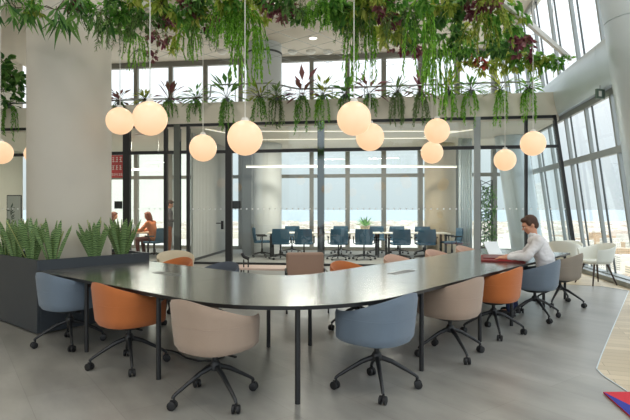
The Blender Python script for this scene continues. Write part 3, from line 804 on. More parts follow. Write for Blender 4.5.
# sheer curtain in the right of the meeting room
b = MB(); n = 60; xa, xb = (458.5 - 315) * 15.2 / F, (472.5 - 315) * 15.2 / F
for i in range(n + 1):
    t = i / n; x = xa + (xb - xa) * t; yy = 15.2 + .03 * math.sin(t * 40)
    b.v += [(x, yy, .03), (x, yy, 3.56)]
for i in range(n): b.f.append((2 * i, 2 * i + 2, 2 * i + 3, 2 * i + 1)); b.m.append(0)
cm = mat('pale blue sheer', rgb(228, 236, 238), .7); o = b.build('curtain', cm, smooth=True); tag(o, 'pale floor-length curtain gathered beside the tan column', 'curtain')
sm_ = o.modifiers.new('t', 'SOLIDIFY'); sm_.thickness = .004

# high ceiling fittings
for px in (222, 240, 292.5, 310.7, 328, 345.5):
    Y = 17.4; x = (px - 315) * Y / F
    b = MB(); b.lathe([(.02, -.12), (.10, -.11), (.16, -.06), (.17, 0)], 20, (x, Y - .0, ZC)); o = b.build('ceiling_nozzle', M['white'], smooth='auto')
    tag(o, 'round white air nozzle in the row on the high ceiling above the back windows', 'air nozzle', 'air nozzles on the high ceiling')
for px, py, lb in ((313, 38, 'lit round downlight in the high ceiling above the row of air nozzles'), (277, 4, 'lit round downlight in the high ceiling near the top edge of the picture')):
    Y = (ZC - CH) * F / (209 - py); x = (px - 315) * Y / F
    r = empty('downlight', (x, Y, ZC)); tag(r, lb, 'downlight')
    b = MB(); b.lathe([(.16, -.012), (.16, 0)], 24); b.build('ring', M['white'], r); b = MB(); b.lathe([(.12, -.016), (.12, -.012)], 24); b.build('lens', M['lampwhite'], r)
# small exit sign below the beam
x, y, z = at(600, 94, 9.6)
ex = empty('exit_sign', (x, y, z), R(20)); tag(ex, 'small green exit sign hanging below the steel beam', 'exit sign')
bx('box', mat('green sign face', rgb(84, 104, 90), .4), 0, 0, 0, .20, .04, .18, 0, ex); bx('pictogram', M['white'], -.02, -.022, 0, .07, .004, .1, 0, ex)
b = MB(); b.tube([(0, 0, .09), (0, 0, .16)], .006, 6); b.build('bracket', M['black'], ex)

# rug at the lower right
r = empty('rug', (2.26, 2.4, 0)); tag(r, 'red and blue rug corner lying on the grey floor', 'rug')
r.location.z = .004
b = MB(); b.prism([(0.0, 1.60), (-.08, 1.1), (-.16, .7), (1.7, .7), (1.7, 1.62)], 0, .012); b.build('pile', mat('red rug pile', rgb(190, 44, 56), .95, noise=(300, .2)), r)
b = MB(); b.prism([(0.0, 1.595), (-.08, 1.1), (-.16, .7), (.14, .7)], 0.001, .0135); b.build('blue_stripe', mat('blue rug pile', rgb(44, 52, 140), .95, noise=(300, .2)), r)

# things on the table near the man
fold = uv(6.95, 2.62); fo = empty('folio', (2.62, 7.15, .742), R(-18)); tag(fo, 'dark red leather folio lying open on the table by the man', 'folio')
bx('cover', M['red'], 0, 0, .012, .56, .80, .024, 0, fo, .006); bx('edge', mat('bright red lining', rgb(176, 44, 40), .5), .10, -.385, .028, .32, .035, .014, 0, fo); bx('flap', mat('dark red leather', rgb(104, 30, 28), .4), .0, .08, .030, .50, .56, .016, 0, fo, .004)
scr = mat('white tablet face', rgb(232, 236, 236), .3)
lp = laptop(2.83, 7.75, .742, R(32), 'open white laptop on the table in front of the man', 120, scr, scr, .95)

# ------------------------------------------------------------------ people
def capsule(b, p, q, r0, r1, sc=(1, 1)):
    p, q = Vector(p), Vector(q); d = q - p; n = 6
    pts, rs = [], []
    dn = d.normalized()
    for k in (.98, .8, .5, .2): pts.append(p - dn * r0 * k); rs.append(r0 * math.sqrt(1 - k * k))
    for i in range(n + 1): pts.append(p + d * i / n); rs.append(r0 + (r1 - r0) * i / n)
    for k in (.2, .5, .8, .98): pts.append(q + dn * r1 * k); rs.append(r1 * math.sqrt(1 - k * k))
    b.tube(pts, rs, 14)
def voxel(b, name, m, parent, vox, smooth=3):
    me = bpy.data.meshes.new(name); me.from_pydata(b.v, [], b.f); t = bpy.data.objects.new('tmp', me); COL.objects.link(t)
    r = t.modifiers.new('r', 'REMESH'); r.mode = 'VOXEL'; r.voxel_size = vox
    s = t.modifiers.new('s', 'SMOOTH'); s.iterations = smooth; s.factor = .5
    dg = bpy.context.evaluated_depsgraph_get(); dg.update()
    nm = bpy.data.meshes.new_from_object(t.evaluated_get(dg)); bpy.data.objects.remove(t)
    nm.materials.clear(); nm.materials.append(m); nm.polygons.foreach_set('use_smooth', [True] * len(nm.polygons))
    o = bpy.data.objects.new(name, nm); COL.objects.link(o); o.parent = parent; return o
def person(loc, rz, label, J, cols, vox=.008, turn=0., nod=0., long_hair=False, chest=(.165, .11)):
    """J: joint positions: pelvis waist chest neck head, shoulder/elbow/wrist/hip/knee/ankle for (l, r)"""
    root = empty('person', loc, rz); tag(root, label, 'person')
    V = {k: (Vector(v) if not isinstance(v, list) else [Vector(x) for x in v]) for k, v in J.items()}
    HM = Matrix.Rotation(turn, 3, 'Z') @ Matrix.Rotation(-nod, 3, 'X')
    H = V['head']
    def hp(x, y, z): return H + HM @ Vector((x, y, z))
    def torso(b, e=0.):
        Mt = Matrix.Identity(3)
        b.sphere(V['pelvis'], .165 + e, .125 + e, .12 + e)
        for t in (0, .25, .5, .75, 1): 
            p = V['pelvis'].lerp(V['waist'], t); b.sphere(p, .150 + e, .108 + e, .09)
        for t in (.2, .4, .6, .8, 1):
            p = V['waist'].lerp(V['chest'], t); b.sphere(p, .145 + (chest[0] - .145) * t + e, .105 + (chest[1] - .105) * t + e, .10)
        top = V['chest'].lerp(V['neck'], .45); b.sphere(top, chest[0] - .02 + e, chest[1] - .02 + e, .075)
        for i in (0, 1): capsule(b, top, V['shoulder'][i], .07 + e, .056 + e)
    b = MB(); torso(b)
    capsule(b, V['chest'].lerp(V['neck'], .5), V['neck'], .07, .054); capsule(b, V['neck'], hp(0, -.02, -.05), .053, .052)
    b.sphere(hp(0, -.012, .022), .076, .096, .098, M=HM); b.sphere(hp(0, .022, -.035), .058, .066, .078, M=HM); b.sphere(hp(0, .055, -.086), .024, .024, .020, M=HM)
    capsule(b, hp(0, .080, .012), hp(0, .103, -.022), .010, .014); b.sphere(hp(0, .078, .030), .05, .018, .012, M=HM)
    b.sphere(hp(0, .078, -.056), .024, .014, .009, M=HM)
    for s in (-1, 1): b.sphere(hp(s * .076, -.012, -.008), .010, .020, .032, M=HM); b.sphere(hp(s * .04, .055, -.022), .026, .026, .024, M=HM)
    for i, s in ((0, -1), (1, 1)):
        capsule(b, V['shoulder'][i], V['elbow'][i], .050, .040); capsule(b, V['elbow'][i], V['wrist'][i], .040, .027)
        wr = V['wrist'][i]; fd = V['hand'][i].normalized(); sd = fd.cross(Vector((0, 0, 1))).normalized(); up = sd.cross(fd)
        Mh = Matrix((sd, fd, up)).transposed()
        b.sphere(wr + fd * .055, .038, .050, .016, M=Mh); capsule(b, wr, wr + fd * .03, .026, .028)
        for k, ln in ((-1.5, .066), (-.5, .078), (.5, .074), (1.5, .058)):
            p0 = wr + fd * .085 + sd * k * .020; p1 = p0 + fd * ln * .5 + up * -.003 + sd * k * .003; p2 = p1 + fd * ln * .42 - up * .016
            capsule(b, p0, p1, .0098, .0092); capsule(b, p1, p2, .0092, .008)
        t0 = wr + fd * .03 - sd * s * .03; t1 = t0 + (fd * .6 - sd * s * .8).normalized() * .035; capsule(b, t0, t1, .013, .011); capsule(b, t1, t1 + fd * .032, .011, .009)
        capsule(b, V['hip'][i], V['knee'][i], .080, .056); capsule(b, V['knee'][i], V['ankle'][i], .054, .038)
        ft = V['ankle'][i]; capsule(b, ft + Vector((0, -.02, -.02)), ft + Vector((0, .14, -.045)), .036, .028)
    body = voxel(b, 'body', cols['skin'], root, vox, 3)
    b = MB(); torso(b, .014)
    b.v = [v for v in b.v]
    capsule(b, V['chest'].lerp(V['neck'], .55), V['neck'] + Vector((0, -.005, -.015)), .078, .064)
    for i in (0, 1):
        m_ = V['elbow'][i].lerp(V['wrist'][i], .82); capsule(b, V['shoulder'][i], V['elbow'][i], .068, .056); capsule(b, V['elbow'][i], m_, .056, .042)
    sh = voxel(b, 'shirt', cols['top'], root, vox * 1.2, 2)
    tx = bpy.data.textures.get('folds') or bpy.data.textures.new('folds', 'CLOUDS'); tx.noise_scale = .09
    dm = sh.modifiers.new('d', 'DISPLACE'); dm.texture = tx; dm.strength = .034; dm.mid_level = .45
    b = MB(); b.sphere(V['pelvis'] + Vector((0, 0, -.02)), .172, .135, .11)
    for i in (0, 1): capsule(b, V['hip'][i], V['knee'][i], .092, .068); capsule(b, V['knee'][i], V['ankle'][i], .068, .052)
    voxel(b, 'trousers', cols['legs'], root, vox * 1.4, 2)
    for i in (0, 1):
        b = MB(); ft = V['ankle'][i]; capsule(b, ft + Vector((0, -.03, -.035)), ft + Vector((0, .15, -.052)), .045, .036); b.box(ft.x, ft.y + .06, ft.z - .078, .085, .27, .02)
        voxel(b, 'shoe', cols['shoe'], root, vox * 1.2, 2)
    b = MB(); b.sphere(hp(0, -.026, .040), .084, .098, .096, M=HM); b.sphere(hp(0, .040, .090), .062, .045, .034, M=HM); b.sphere(hp(0, -.058, -.015), .070, .060, .07, M=HM)
    for s in (-1, 1): b.sphere(hp(s * .068, .006, .035), .018, .042, .042, M=HM)
    if long_hair:
        capsule(b, hp(0, -.06, 0), hp(0, -.08, -.20), .075, .055)
        for s in (-1, 1): capsule(b, hp(s * .07, 0, 0), hp(s * .075, -.01, -.17), .03, .025)
    # keep the face clear
    hr = voxel(b, 'hair', cols['hair'], root, vox, 2)
    for s in (-1, 1):
        b = MB(); b.sphere(hp(s * .031, .083, -.004), .011, .009, .007, nu=10, nv=6, M=HM); e = b.build('eye', M['white'], root, smooth=True)
        b = MB(); b.sphere(hp(s * .031, .090, -.004), .005, .004, .005, nu=8, nv=6, M=HM); b.build('iris', M['plastic'], e, smooth=True)
        b = MB(); capsule(b, hp(s * .018, .092, .020), hp(s * .046, .084, .021), .0035, .003); b.build('eyebrow', cols['hair'], root)
    b = MB(); capsule(b, hp(-.018, .088, -.058), hp(.018, .088, -.058), .0045, .0045); b.build('lips', mat('lip', rgb(170, 96, 84), .5), root)
    return root, V, hp
man = dict(pelvis=(0, -.10, .60), waist=(0, -.075, .78), chest=(0, .0, .965), neck=(0, .07, 1.105), head=(0, .115, 1.235),
    shoulder=[(-.19, .01, 1.03), (.19, .01, 1.03)], elbow=[(-.26, .16, .83), (.25, .17, .83)], wrist=[(-.15, .40, .80), (.12, .38, .80)], hand=[(.25, 1, -.08), (-.35, 1, -.08)],
    hip=[(-.09, -.04, .57), (.09, -.04, .57)], knee=[(-.12, .38, .545), (.12, .36, .545)], ankle=[(-.12, .36, .11), (.12, .30, .11)])
skinm = M['skin']
person((2.985, 6.80, 0), R(70), 'man in a white shirt and blue jeans seated at the table, seen in profile', man, dict(skin=skinm, top=M['shirt'], legs=M['jeans'], shoe=M['shoe'], hair=M['hair']), .008, R(16), R(24))
seat = dict(man); seat.update(hand=[(0, 1, -.1), (0, 1, -.1)])
om = mat('orange knit', rgb(206, 120, 74), .9)
person((-4.90, 15.25, 0), R(78), 'person with auburn hair in an orange top seated at a laptop behind the glass', seat, dict(skin=skinm, top=om, legs=mat('dark red trousers', rgb(92, 40, 34), .8), shoe=M['shoe'], hair=mat('auburn hair', rgb(128, 60, 34), .6)), .016, 0, R(15), True)
person((-6.32, 15.75, 0), R(-80), 'person with reddish brown hair seated behind the snake plants and glass', seat, dict(skin=skinm, top=mat('dark knit', rgb(60, 54, 56), .9), legs=M['jeans'], shoe=M['shoe'], hair=mat('reddish brown hair', rgb(104, 54, 36), .6)), .016, 0, R(15), True)
stand = dict(pelvis=(0, 0, .93), waist=(0, 0, 1.08), chest=(0, .01, 1.28), neck=(0, .02, 1.46), head=(0, .05, 1.60),
    shoulder=[(-.19, 0, 1.38), (.19, 0, 1.38)], elbow=[(-.25, .02, 1.12), (.25, .04, 1.12)], wrist=[(-.18, .22, 1.05), (.18, .24, 1.05)], hand=[(.2, 1, .1), (-.2, 1, .1)],
    hip=[(-.09, 0, .90), (.09, 0, .90)], knee=[(-.10, .02, .50), (.10, .03, .50)], ankle=[(-.10, -.01, .10), (.10, .0, .10)])
person((-4.62, 16.1, 0), R(-70), 'person standing in a grey top and brown trousers behind the glass', stand, dict(skin=skinm, top=mat('grey top', rgb(96, 92, 94), .9), legs=mat('rust trousers', rgb(150, 88, 58), .8), shoe=M['shoe'], hair=M['hair']), .016, 0, R(20))

# ------------------------------------------------------------------ plants
G = {
 'bright': leafmat('bright green leaves', [rgb(88, 150, 46), rgb(128, 188, 62), rgb(168, 214, 92)]),
 'dark': leafmat('dark green leaves', [rgb(52, 92, 50), rgb(86, 134, 66), rgb(126, 168, 88)]),
 'burg': leafmat('burgundy leaves', [rgb(86, 40, 56), rgb(132, 72, 88), rgb(118, 96, 72), rgb(158, 106, 116)]),
 'lime': leafmat('yellow green leaves', [rgb(110, 138, 48), rgb(156, 176, 70), rgb(196, 200, 104), rgb(92, 130, 52)]),
 'fine': leafmat('grey green leaves', [rgb(84, 116, 66), rgb(128, 154, 96), rgb(108, 140, 84)]),
 'red': leafmat('red and pink leaves', [rgb(170, 48, 52), rgb(206, 96, 92), rgb(120, 120, 56), rgb(150, 60, 50)]),
 'mid': leafmat('mid green leaves', [rgb(66, 122, 48), rgb(106, 162, 66), rgb(146, 188, 94)]),
}
def rv(r, s=1.): return Vector((r.gauss(0, 1), r.gauss(0, 1), r.gauss(0, 1))).normalized() * s
def strands(b, st, r, n, len_, spread, ll, lw, step, out=.35):
    for i in range(n):
        a = r.uniform(0, 2 * pi); rr = r.uniform(.0, .05); p = Vector((rr * math.cos(a), rr * math.sin(a), 0)); Lk = len_ * r.uniform(.55, 1.1)
        v = Vector((math.cos(a), math.sin(a), r.uniform(-.2, .35))) * spread; pts = [p.copy()]
        t = 0; d = v.normalized()
        while t < Lk:
            v = v + Vector((0, 0, -1)) * .22 * step / .04 ; v += rv(r, .06); d = v.normalized(); v = d * min(v.length, 1.)
            p = p + d * step; pts.append(p.copy()); t += step
            for s in (0, 1):
                if r.random() < .8:
                    o = (rv(r) * out + d * .8).normalized(); b.leaf(p, o, rv(r), ll * r.uniform(.7, 1.2), lw, .15)
        st.tube(pts[::2] + [pts[-1]], .0028, 4, cap=False)
def bush(b, st, r, n, rad, ll, lw, flat=.75, down=.15):
    ends = []
    for i in range(max(5, n // 9)):
        q = rv(r); k = r.uniform(.45, 1); e = Vector((q.x * rad * k, q.y * rad * k, q.z * rad * flat * k)); st.tube([(0, 0, 0), tuple(e * .5 + Vector((0, 0, .03))), tuple(e)], .0035, 4, cap=False); ends.append((e, q))
    for i in range(n):
        e, q = ends[i % len(ends)]; p = e * r.uniform(.45, 1.0)
        o = (q * .5 + rv(r) * .9 - Vector((0, 0, down))).normalized(); b.oval(p, o, Vector((0, 0, 1)) + rv(r) * .7, ll * r.uniform(.6, 1.2), lw * r.uniform(.8, 1.2))
def fronds(b, st, r, n, len_, ll, lw, droop=.9):
    for i in range(n):
        a = 2 * pi * i / n + r.uniform(-.3, .3); d = Vector((math.cos(a), math.sin(a), r.uniform(.1, .7))).normalized(); p = Vector((0, 0, 0)); pts = [p.copy()]
        Lf = len_ * r.uniform(.7, 1.15); k = 16
        for j in range(k):
            d = (d - Vector((0, 0, 1)) * droop * .14).normalized(); p = p + d * Lf / k; pts.append(p.copy())
            sd = d.cross(Vector((0, 0, 1)));
            if sd.length < .1: sd = Vector((-math.sin(a), math.cos(a), 0))
            sd.normalize(); sc = math.sin(pi * (j + 1.5) / (k + 2)) ** .6
            for s in (-1, 1): b.leaf(p, (sd * s + d * .5 - Vector((0, 0, .2))).normalized(), sd.cross(d), ll * sc, lw, .25)
        st.tube(pts[::2], .004, 4, cap=False)
def whorls(b, st, r, n, reach, ll, lw): # hanging branches with long finger leaves
    for i in range(n):
        a = r.uniform(0, 2 * pi); p0 = Vector((0, 0, 0)); p = Vector((math.cos(a), math.sin(a), r.uniform(-.5, .4))) * reach * r.uniform(.3, 1)
        st.tube([tuple(p0), tuple(p * .5 + Vector((0, 0, .05))), tuple(p)], .006, 5, cap=False)
        for k in range(7):
            t = k / 7 * 2 * pi; o = Vector((math.cos(t), math.sin(t), -r.uniform(.3, 1.5))).normalized(); b.leaf(p + rv(r, .03), o, rv(r), ll * r.uniform(.7, 1.2), lw, .3)
def plant_proto(kind, seed):
    r = random.Random(seed); b = MB(); st = MB()
    if kind == 'trail': strands(b, st, r, 14, 1.0, .42, .068, .020, .022); g = 'bright'
    elif kind == 'weep': strands(b, st, r, 9, .62, .9, .075, .024, .024); g = 'lime'
    elif kind == 'fine': strands(b, st, r, 12, .6, .8, .07, .014, .034, .8); g = 'fine'
    elif kind == 'bush': bush(b, st, r, 110, .38, .14, .085); g = 'dark'
    elif kind == 'midbush': bush(b, st, r, 110, .38, .14, .075); g = 'mid'
    elif kind == 'burg': bush(b, st, r, 80, .30, .13, .085); g = 'burg'
    elif kind == 'lime': bush(b, st, r, 100, .36, .17, .075, down=.4); g = 'lime'
    elif kind == 'red': bush(b, st, r, 90, .27, .11, .07); g = 'red'
    elif kind == 'fern': fronds(b, st, r, 11, .62, .12, .024); g = 'mid'
    elif kind == 'whorl': whorls(b, st, r, 8, .52, .30, .056); g = 'dark'
    return b, st, g
NAMES = {'trail': 'trailing_plant', 'weep': 'weeping_plant', 'fine': 'feathery_plant', 'bush': 'hanging_bush', 'midbush': 'leafy_bush', 'burg': 'burgundy_plant', 'lime': 'croton', 'red': 'red_leaved_plant', 'fern': 'hanging_fern', 'whorl': 'umbrella_plant'}
DESC = {'trail': 'bright green trailing plant', 'weep': 'lime green weeping plant', 'fine': 'grey-green feathery plant', 'bush': 'dark green bushy plant', 'midbush': 'mid green leafy plant', 'burg': 'burgundy leaved plant',
        'lime': 'yellow-green leaved plant', 'red': 'red and pink leaved plant', 'fern': 'green arching fern', 'whorl': 'dark long-fingered leafy plant'}
_pc = {}
def put_plant(kind, loc, sc, label, group=None, sz=1.0, cat='hanging plant'):
    v = rnd.randint(0, 1); key = (kind, v)
    if key not in _pc:
        b, st, g = plant_proto(kind, 11 + v * 7 + len(kind))
        a = b.build('foliage', G[g]); s = st.build('stems', M['stem']); _pc[key] = (a.data, s.data)
        bpy.data.objects.remove(a); bpy.data.objects.remove(s)
    r = empty(NAMES[kind], loc, rnd.uniform(0, 6.28)); r.scale = (sc, sc, sc * sz); tag(r, label, cat, group)
    for nm, me in zip(('foliage', 'stems'), _pc[key]):
        o = bpy.data.objects.new(nm, me); COL.objects.link(o); o.parent = r
    return r
# welded trellis
ZT = 3.80
KZ = .735
tr = empty('plant_trellis', (*uv(7.2 * KZ, 5.5 * KZ), ZT), UA); tr.scale = (KZ, KZ, 1); tag(tr, 'white framed wire trellis under the high ceiling carrying the hanging plants', 'trellis')
def tl_(u, v): return (u - 7.2, v - 5.5)
b = MB()
for v in (2.85,): b.box(0.2, v - 5.5, 0, 8.8, .06, .07)
b.build('frame_bar', M['white'], tr)
for (u0, u1, v0, v1) in ((2.96, 4.7, 7.18, 7.22), (2.9, 2.96, 2.88, 9.6)):
    b = MB(); (x0, y0), (x1, y1) = tl_(u0, v0), tl_(u1, v1); b.box((x0 + x1) / 2, (y0 + y1) / 2, 0, x1 - x0, y1 - y0, .07); b.build('frame_bar', M['white'], tr)
b = MB()
for k in range(1, 17): u = 2.96 + k * .52; vm = min(9.6, 2.85 + max(.6, 19.2 - u - 6.2)); b.box(u - 7.2, (2.85 + vm) / 2 - 5.5, 0, .004, vm - 2.85, .004)
for k in range(1, 13): v = 2.85 + k * .52; um = min(11.5, 19.2 - v - 3.2); b.box((2.95 + um) / 2 - 7.2, v - 5.5, .009, um - 2.95, .004, .004)
wr = b.build('wires', M['mullion'], tr); wr['kind'] = 'stuff'
for u, v in ((4.5, 2.85), (7.5, 2.85), (10.5, 2.85), (4.5, 7.2)):
    if 1:
        b = MB(); b.tube([(u - 7.2, v - 5.5, .03), (u - 7.2, v - 5.5, ZC - ZT - .005)], .006, 6); b.build('cable', M['mullion'], tr)
AN = [(-40, 30, 'left of the white column'), (30, 60, 'over the left half of the white column'), (60, 90, 'over the right half of the white column'), (90, 118, 'over the right edge of the white column'),
      (118, 148, 'above the left pair of globes'), (148, 180, 'just right of the left pair of globes'), (180, 215, 'above the lone globe left of centre'), (215, 240, 'left of the upper grey column'),
      (240, 270, 'in front of the upper grey column'), (270, 300, 'right of the upper grey column'), (300, 330, 'around the ceiling downlight'), (330, 362, 'above the central pair of globes'), (362, 395, 'just right of the central globe pair'),
      (395, 425, 'left of the stacked globe pair'), (425, 450, 'above the stacked globe pair'), (450, 478, 'right of the stacked globe pair'), (478, 505, 'above the left globe over the man'),
      (505, 530, 'between the two globes over the man'), (530, 560, 'above the right globe over the man'), (560, 640, 'at the facade end of the white bar')]
def canopy(px, py, kind, sc, sz=1.0, z=ZT - .03):
    z_ = z - rnd.uniform(0, .06)
    Y = (z_ - CH) * F / (HY - py); x = (px - 315) * Y / F
    row = 'nearest' if py < 4 else 'front row' if py < 16 else 'middle row' if py < 34 else 'back row' if py < 50 else 'farthest back'
    an = [t for a, c, t in AN if a <= px < c][0]
    lb = '%s %s, %s' % (DESC[kind], an, row)
    put_plant(kind, (x, Y, z_), sc, lb, 'canopy plants: ' + lb, sz)
CP = [
 (16, 8, 'whorl', .9), (36, 10, 'lime', .55), (30, 2, 'midbush', .6), (56, 10, 'whorl', 1.1), (70, 4, 'burg', .6), (78, 12, 'bush', .55), (92, 12, 'whorl', 1.0), (88, 3, 'midbush', .6), (104, 10, 'fine', 1.1), (113, 14, 'fine', 1.0), (110, 4, 'bush', .6),  (118, 40, 'midbush', .8), (122, 10, 'midbush', 1), (130, 26, 'midbush', 1), (136, 36, 'trail', .85), (140, 50, 'fine', .8),
 (146, 14, 'fine', 1), (152, 56, 'burg', .7), (160, 38, 'burg', .9), (168, 18, 'burg', .9), (162, 4, 'lime', 1), (176, 30, 'lime', .9), (172, 46, 'lime', .75), (182, 10, 'midbush', 1), (188, 26, 'trail', .8), (196, 34, 'trail', .6), (203, 20, 'fine', 1),
 (200, 4, 'bush', 1), (212, 22, 'burg', .7), (208, 34, 'bush', .6), (220, 6, 'trail', .8), (216, 26, 'midbush', .7), (228, 4, 'trail', .9), (236, 14, 'trail', .8), (242, 6, 'trail', 1.0), (250, 10, 'trail', 1.1), (256, 26, 'trail', .9), (262, 14, 'lime', .8), (234, -4, 'midbush', 1),
 (270, 6, 'burg', .8), (274, -2, 'bush', 1), (285, 10, 'burg', 1), (296, 18, 'bush', .8), (290, 0, 'bush', 1), (306, 6, 'trail', .5), (302, 14, 'bush', .8), (314, 4, 'trail', .55), (322, 0, 'trail', .6), (330, 10, 'bush', .9), (328, -2, 'midbush', 1), (338, 14, 'bush', .8),
 (345, 8, 'midbush', 1), (342, 30, 'bush', .55), (350, 18, 'fine', 1), (358, 18, 'trail', 1.1), (362, 4, 'trail', 1), (366, 22, 'trail', .9), (372, 8, 'fine', 1.1), (378, 22, 'lime', 1.1), (384, 4, 'burg', .9), (388, 34, 'lime', .9), (392, 16, 'burg', .8),
 (398, 28, 'lime', .9), (398, 46, 'burg', .7), (404, 8, 'fine', 1), (410, 14, 'trail', .8), (408, 40, 'bush', .8), (416, 48, 'burg', .8), (420, 0, 'trail', 1.1), (424, 26, 'trail', 1.2), (430, 50, 'trail', 1.0), (434, 10, 'trail', 1.1), (440, 36, 'trail', 1.2), (446, 2, 'trail', .9), (446, 52, 'bush', .7),
 (452, 14, 'bush', 1), (458, 6, 'bush', 1.1), (454, 34, 'trail', .9), (462, 50, 'bush', .8), (464, 30, 'lime', .8), (468, 44, 'midbush', .8), (474, 6, 'burg', .9), (478, 20, 'weep', 1.1), (486, 4, 'weep', 1), (490, 14, 'weep', 1.0), (474, 60, 'red', .9), (482, 62, 'red', .9),
 (490, 0, 'burg', 1), (498, 10, 'midbush', .9), (496, 44, 'bush', 1), (506, 24, 'midbush', 1), (508, 44, 'bush', 1), (514, 14, 'lime', .7), (520, 38, 'burg', .9), (526, 50, 'burg', .9), (500, 58, 'lime', 1), (512, 62, 'lime', 1), (520, 56, 'midbush', .9), (534, 58, 'lime', .9), (540, 60, 'midbush', .9), (548, 60, 'weep', .7), (556, 61, 'midbush', .8), (532, 66, 'trail', .5),
 (486, 66, 'lime', .8), (463, 62, 'lime', .7),
]
CP = [(a, b_, ('midbush', 'lime', 'bush')[i % 3] if (k == 'trail' and 338 < a < 470 and i % 2) else k, s_ * ((1.1 if a > 330 else .92) if k in ('bush', 'midbush', 'lime', 'burg') else 1)) for i, (a, b_, k, s_) in enumerate(CP)]
for px, py, k, s in CP: canopy(px, (py if px > 118 else min(py, 14)), k, s * .70, (1.0 if k != 'trail' else 1.05 if (244 < px < 259 or 355 < px < 365 or 415 < px < 447) else .72) if px > 118 else 1.1)
# fill behind and between
for i in range(24):
    px = rnd.uniform(118, 500); py = rnd.choice((-8, -2, 6, 12, 20)); k = rnd.choice(('midbush', 'bush', 'lime', 'lime', 'fine', 'midbush', 'burg', 'bush'))
    canopy(px, py, k, .58)
# plants along the mezzanine edge
def ledge(px, top, trailc, label, h=.5, ln=.75, rad=.34, nleaf=20, wdt=.05):
    r = random.Random(px); x, y, z = P(px, 4.30, -.20)
    root = empty('ledge_plant', (x, y, z)); tag(root, label, 'trailing plant')
    b = MB(); b.lathe([(.05, -.09), (.07, .0), (.06, .0), (.055, -.02)], 14); b.build('pot', M['mulldark'], root)
    b = MB(); st = MB()
    for i in range(nleaf):
        a = r.uniform(0, 2 * pi); el = r.uniform(-.1, 1.3); d = Vector((math.cos(a) * math.cos(el), math.sin(a) * math.cos(el), math.sin(el)))
        L0 = h * r.uniform(.12, .55); st.tube([(0, 0, 0), tuple(d * L0)], .0035, 4, cap=False); b.leaf(d * L0, (d - Vector((0, 0, .35))).normalized(), Vector((0, 0, 1)), h * .6 * r.uniform(.7, 1.2), wdt * r.uniform(.8, 1.6), .2)
    b.build('upper_leaves', G[top], root)
    c = MB(); strands(c, st, r, 12, ln, .32, .07, .022, .022, .6)
    c.build('trailing_leaves', G[trailc], root); st.build('stems', M['stem'], root)
LD = [(14, 'dark', 'mid', 'green trailing plant on the mezzanine edge left of the white column', .5, .9), (122, 'burg', 'fine', 'dark leaved small plant on the mezzanine edge beside the white column', .45, .25),
 (148, 'lime', 'fine', 'yellow-green plant on the mezzanine edge behind the left globe pair', .4, .5), (171, 'burg', 'mid', 'dark long-leaved plant on the mezzanine edge right of the left globe pair', .7, .55), (198, 'mid', 'mid', 'green fern on the mezzanine edge above the lone globe', .6, .55),
 (228, 'dark', 'mid', 'broad dark leaved plant with green trail where the handrail steps up', .8, .85), (261, 'lime', 'mid', 'wide green fern on the mezzanine edge below the grey column', .6, .7), (277, 'fine', 'fine', 'pale spiky trailing plant on the mezzanine edge right of the grey column', .5, .8),
 (303, 'burg', 'mid', 'purple-tipped plant with long green trail on the mezzanine edge', .75, .95), (323, 'lime', 'bright', 'light green plant with trail on the mezzanine edge left of the central globes', .6, .8), (345, 'dark', 'mid', 'dark broad leaved plant on the mezzanine edge behind the central globe', .6, .4),
 (368, 'burg', 'mid', 'dark tipped fern on the mezzanine edge just right of the central globe', .75, .55), (396, 'fine', 'fine', 'pale spiky plant with blue-green trail on the mezzanine edge', .6, .75), (418, 'burg', 'fine', 'dark tipped plant with fine trail on the mezzanine edge', .7, .85),
 (446, 'lime', 'bright', 'bushy green trailing plant on the mezzanine edge above the stacked globes', .6, .8), (468, 'mid', 'bright', 'green trailing plant on the mezzanine edge right of the stacked globes', .5, .8), (497, 'lime', 'bright', 'wide trailing plant on the mezzanine edge above the left globe over the man', .6, .8), (525, 'mid', 'bright', 'thin trailing plant on the mezzanine edge above the right globe over the man', .4, .8)]
for px, a, c, lb, h, ln in LD: ledge(px, a, c, lb, h, ln, wdt=.10 if a in ('dark', 'burg') else .06, nleaf=22 if a in ('dark', 'burg') else 44)
for (px, z, k, s, lb) in ((6, 5.25, 'bush', 1.9, 'large dark leafy shrub hanging above the mezzanine at the far left'), (22, 5.0, 'bush', 1.6, 'dark leafy shrub above the mezzanine against the column edge'), (14, 4.6, 'bush', 1.5, 'lower dark leafy shrub on the mezzanine edge left of the column'), (-8, 4.8, 'midbush', 1.8, 'green shrub above the mezzanine cut by the left edge')):
    x, y, _ = P(px, z, -.5); put_plant(k, (x, y, z), s, lb, None, 1.0, 'hanging plant')

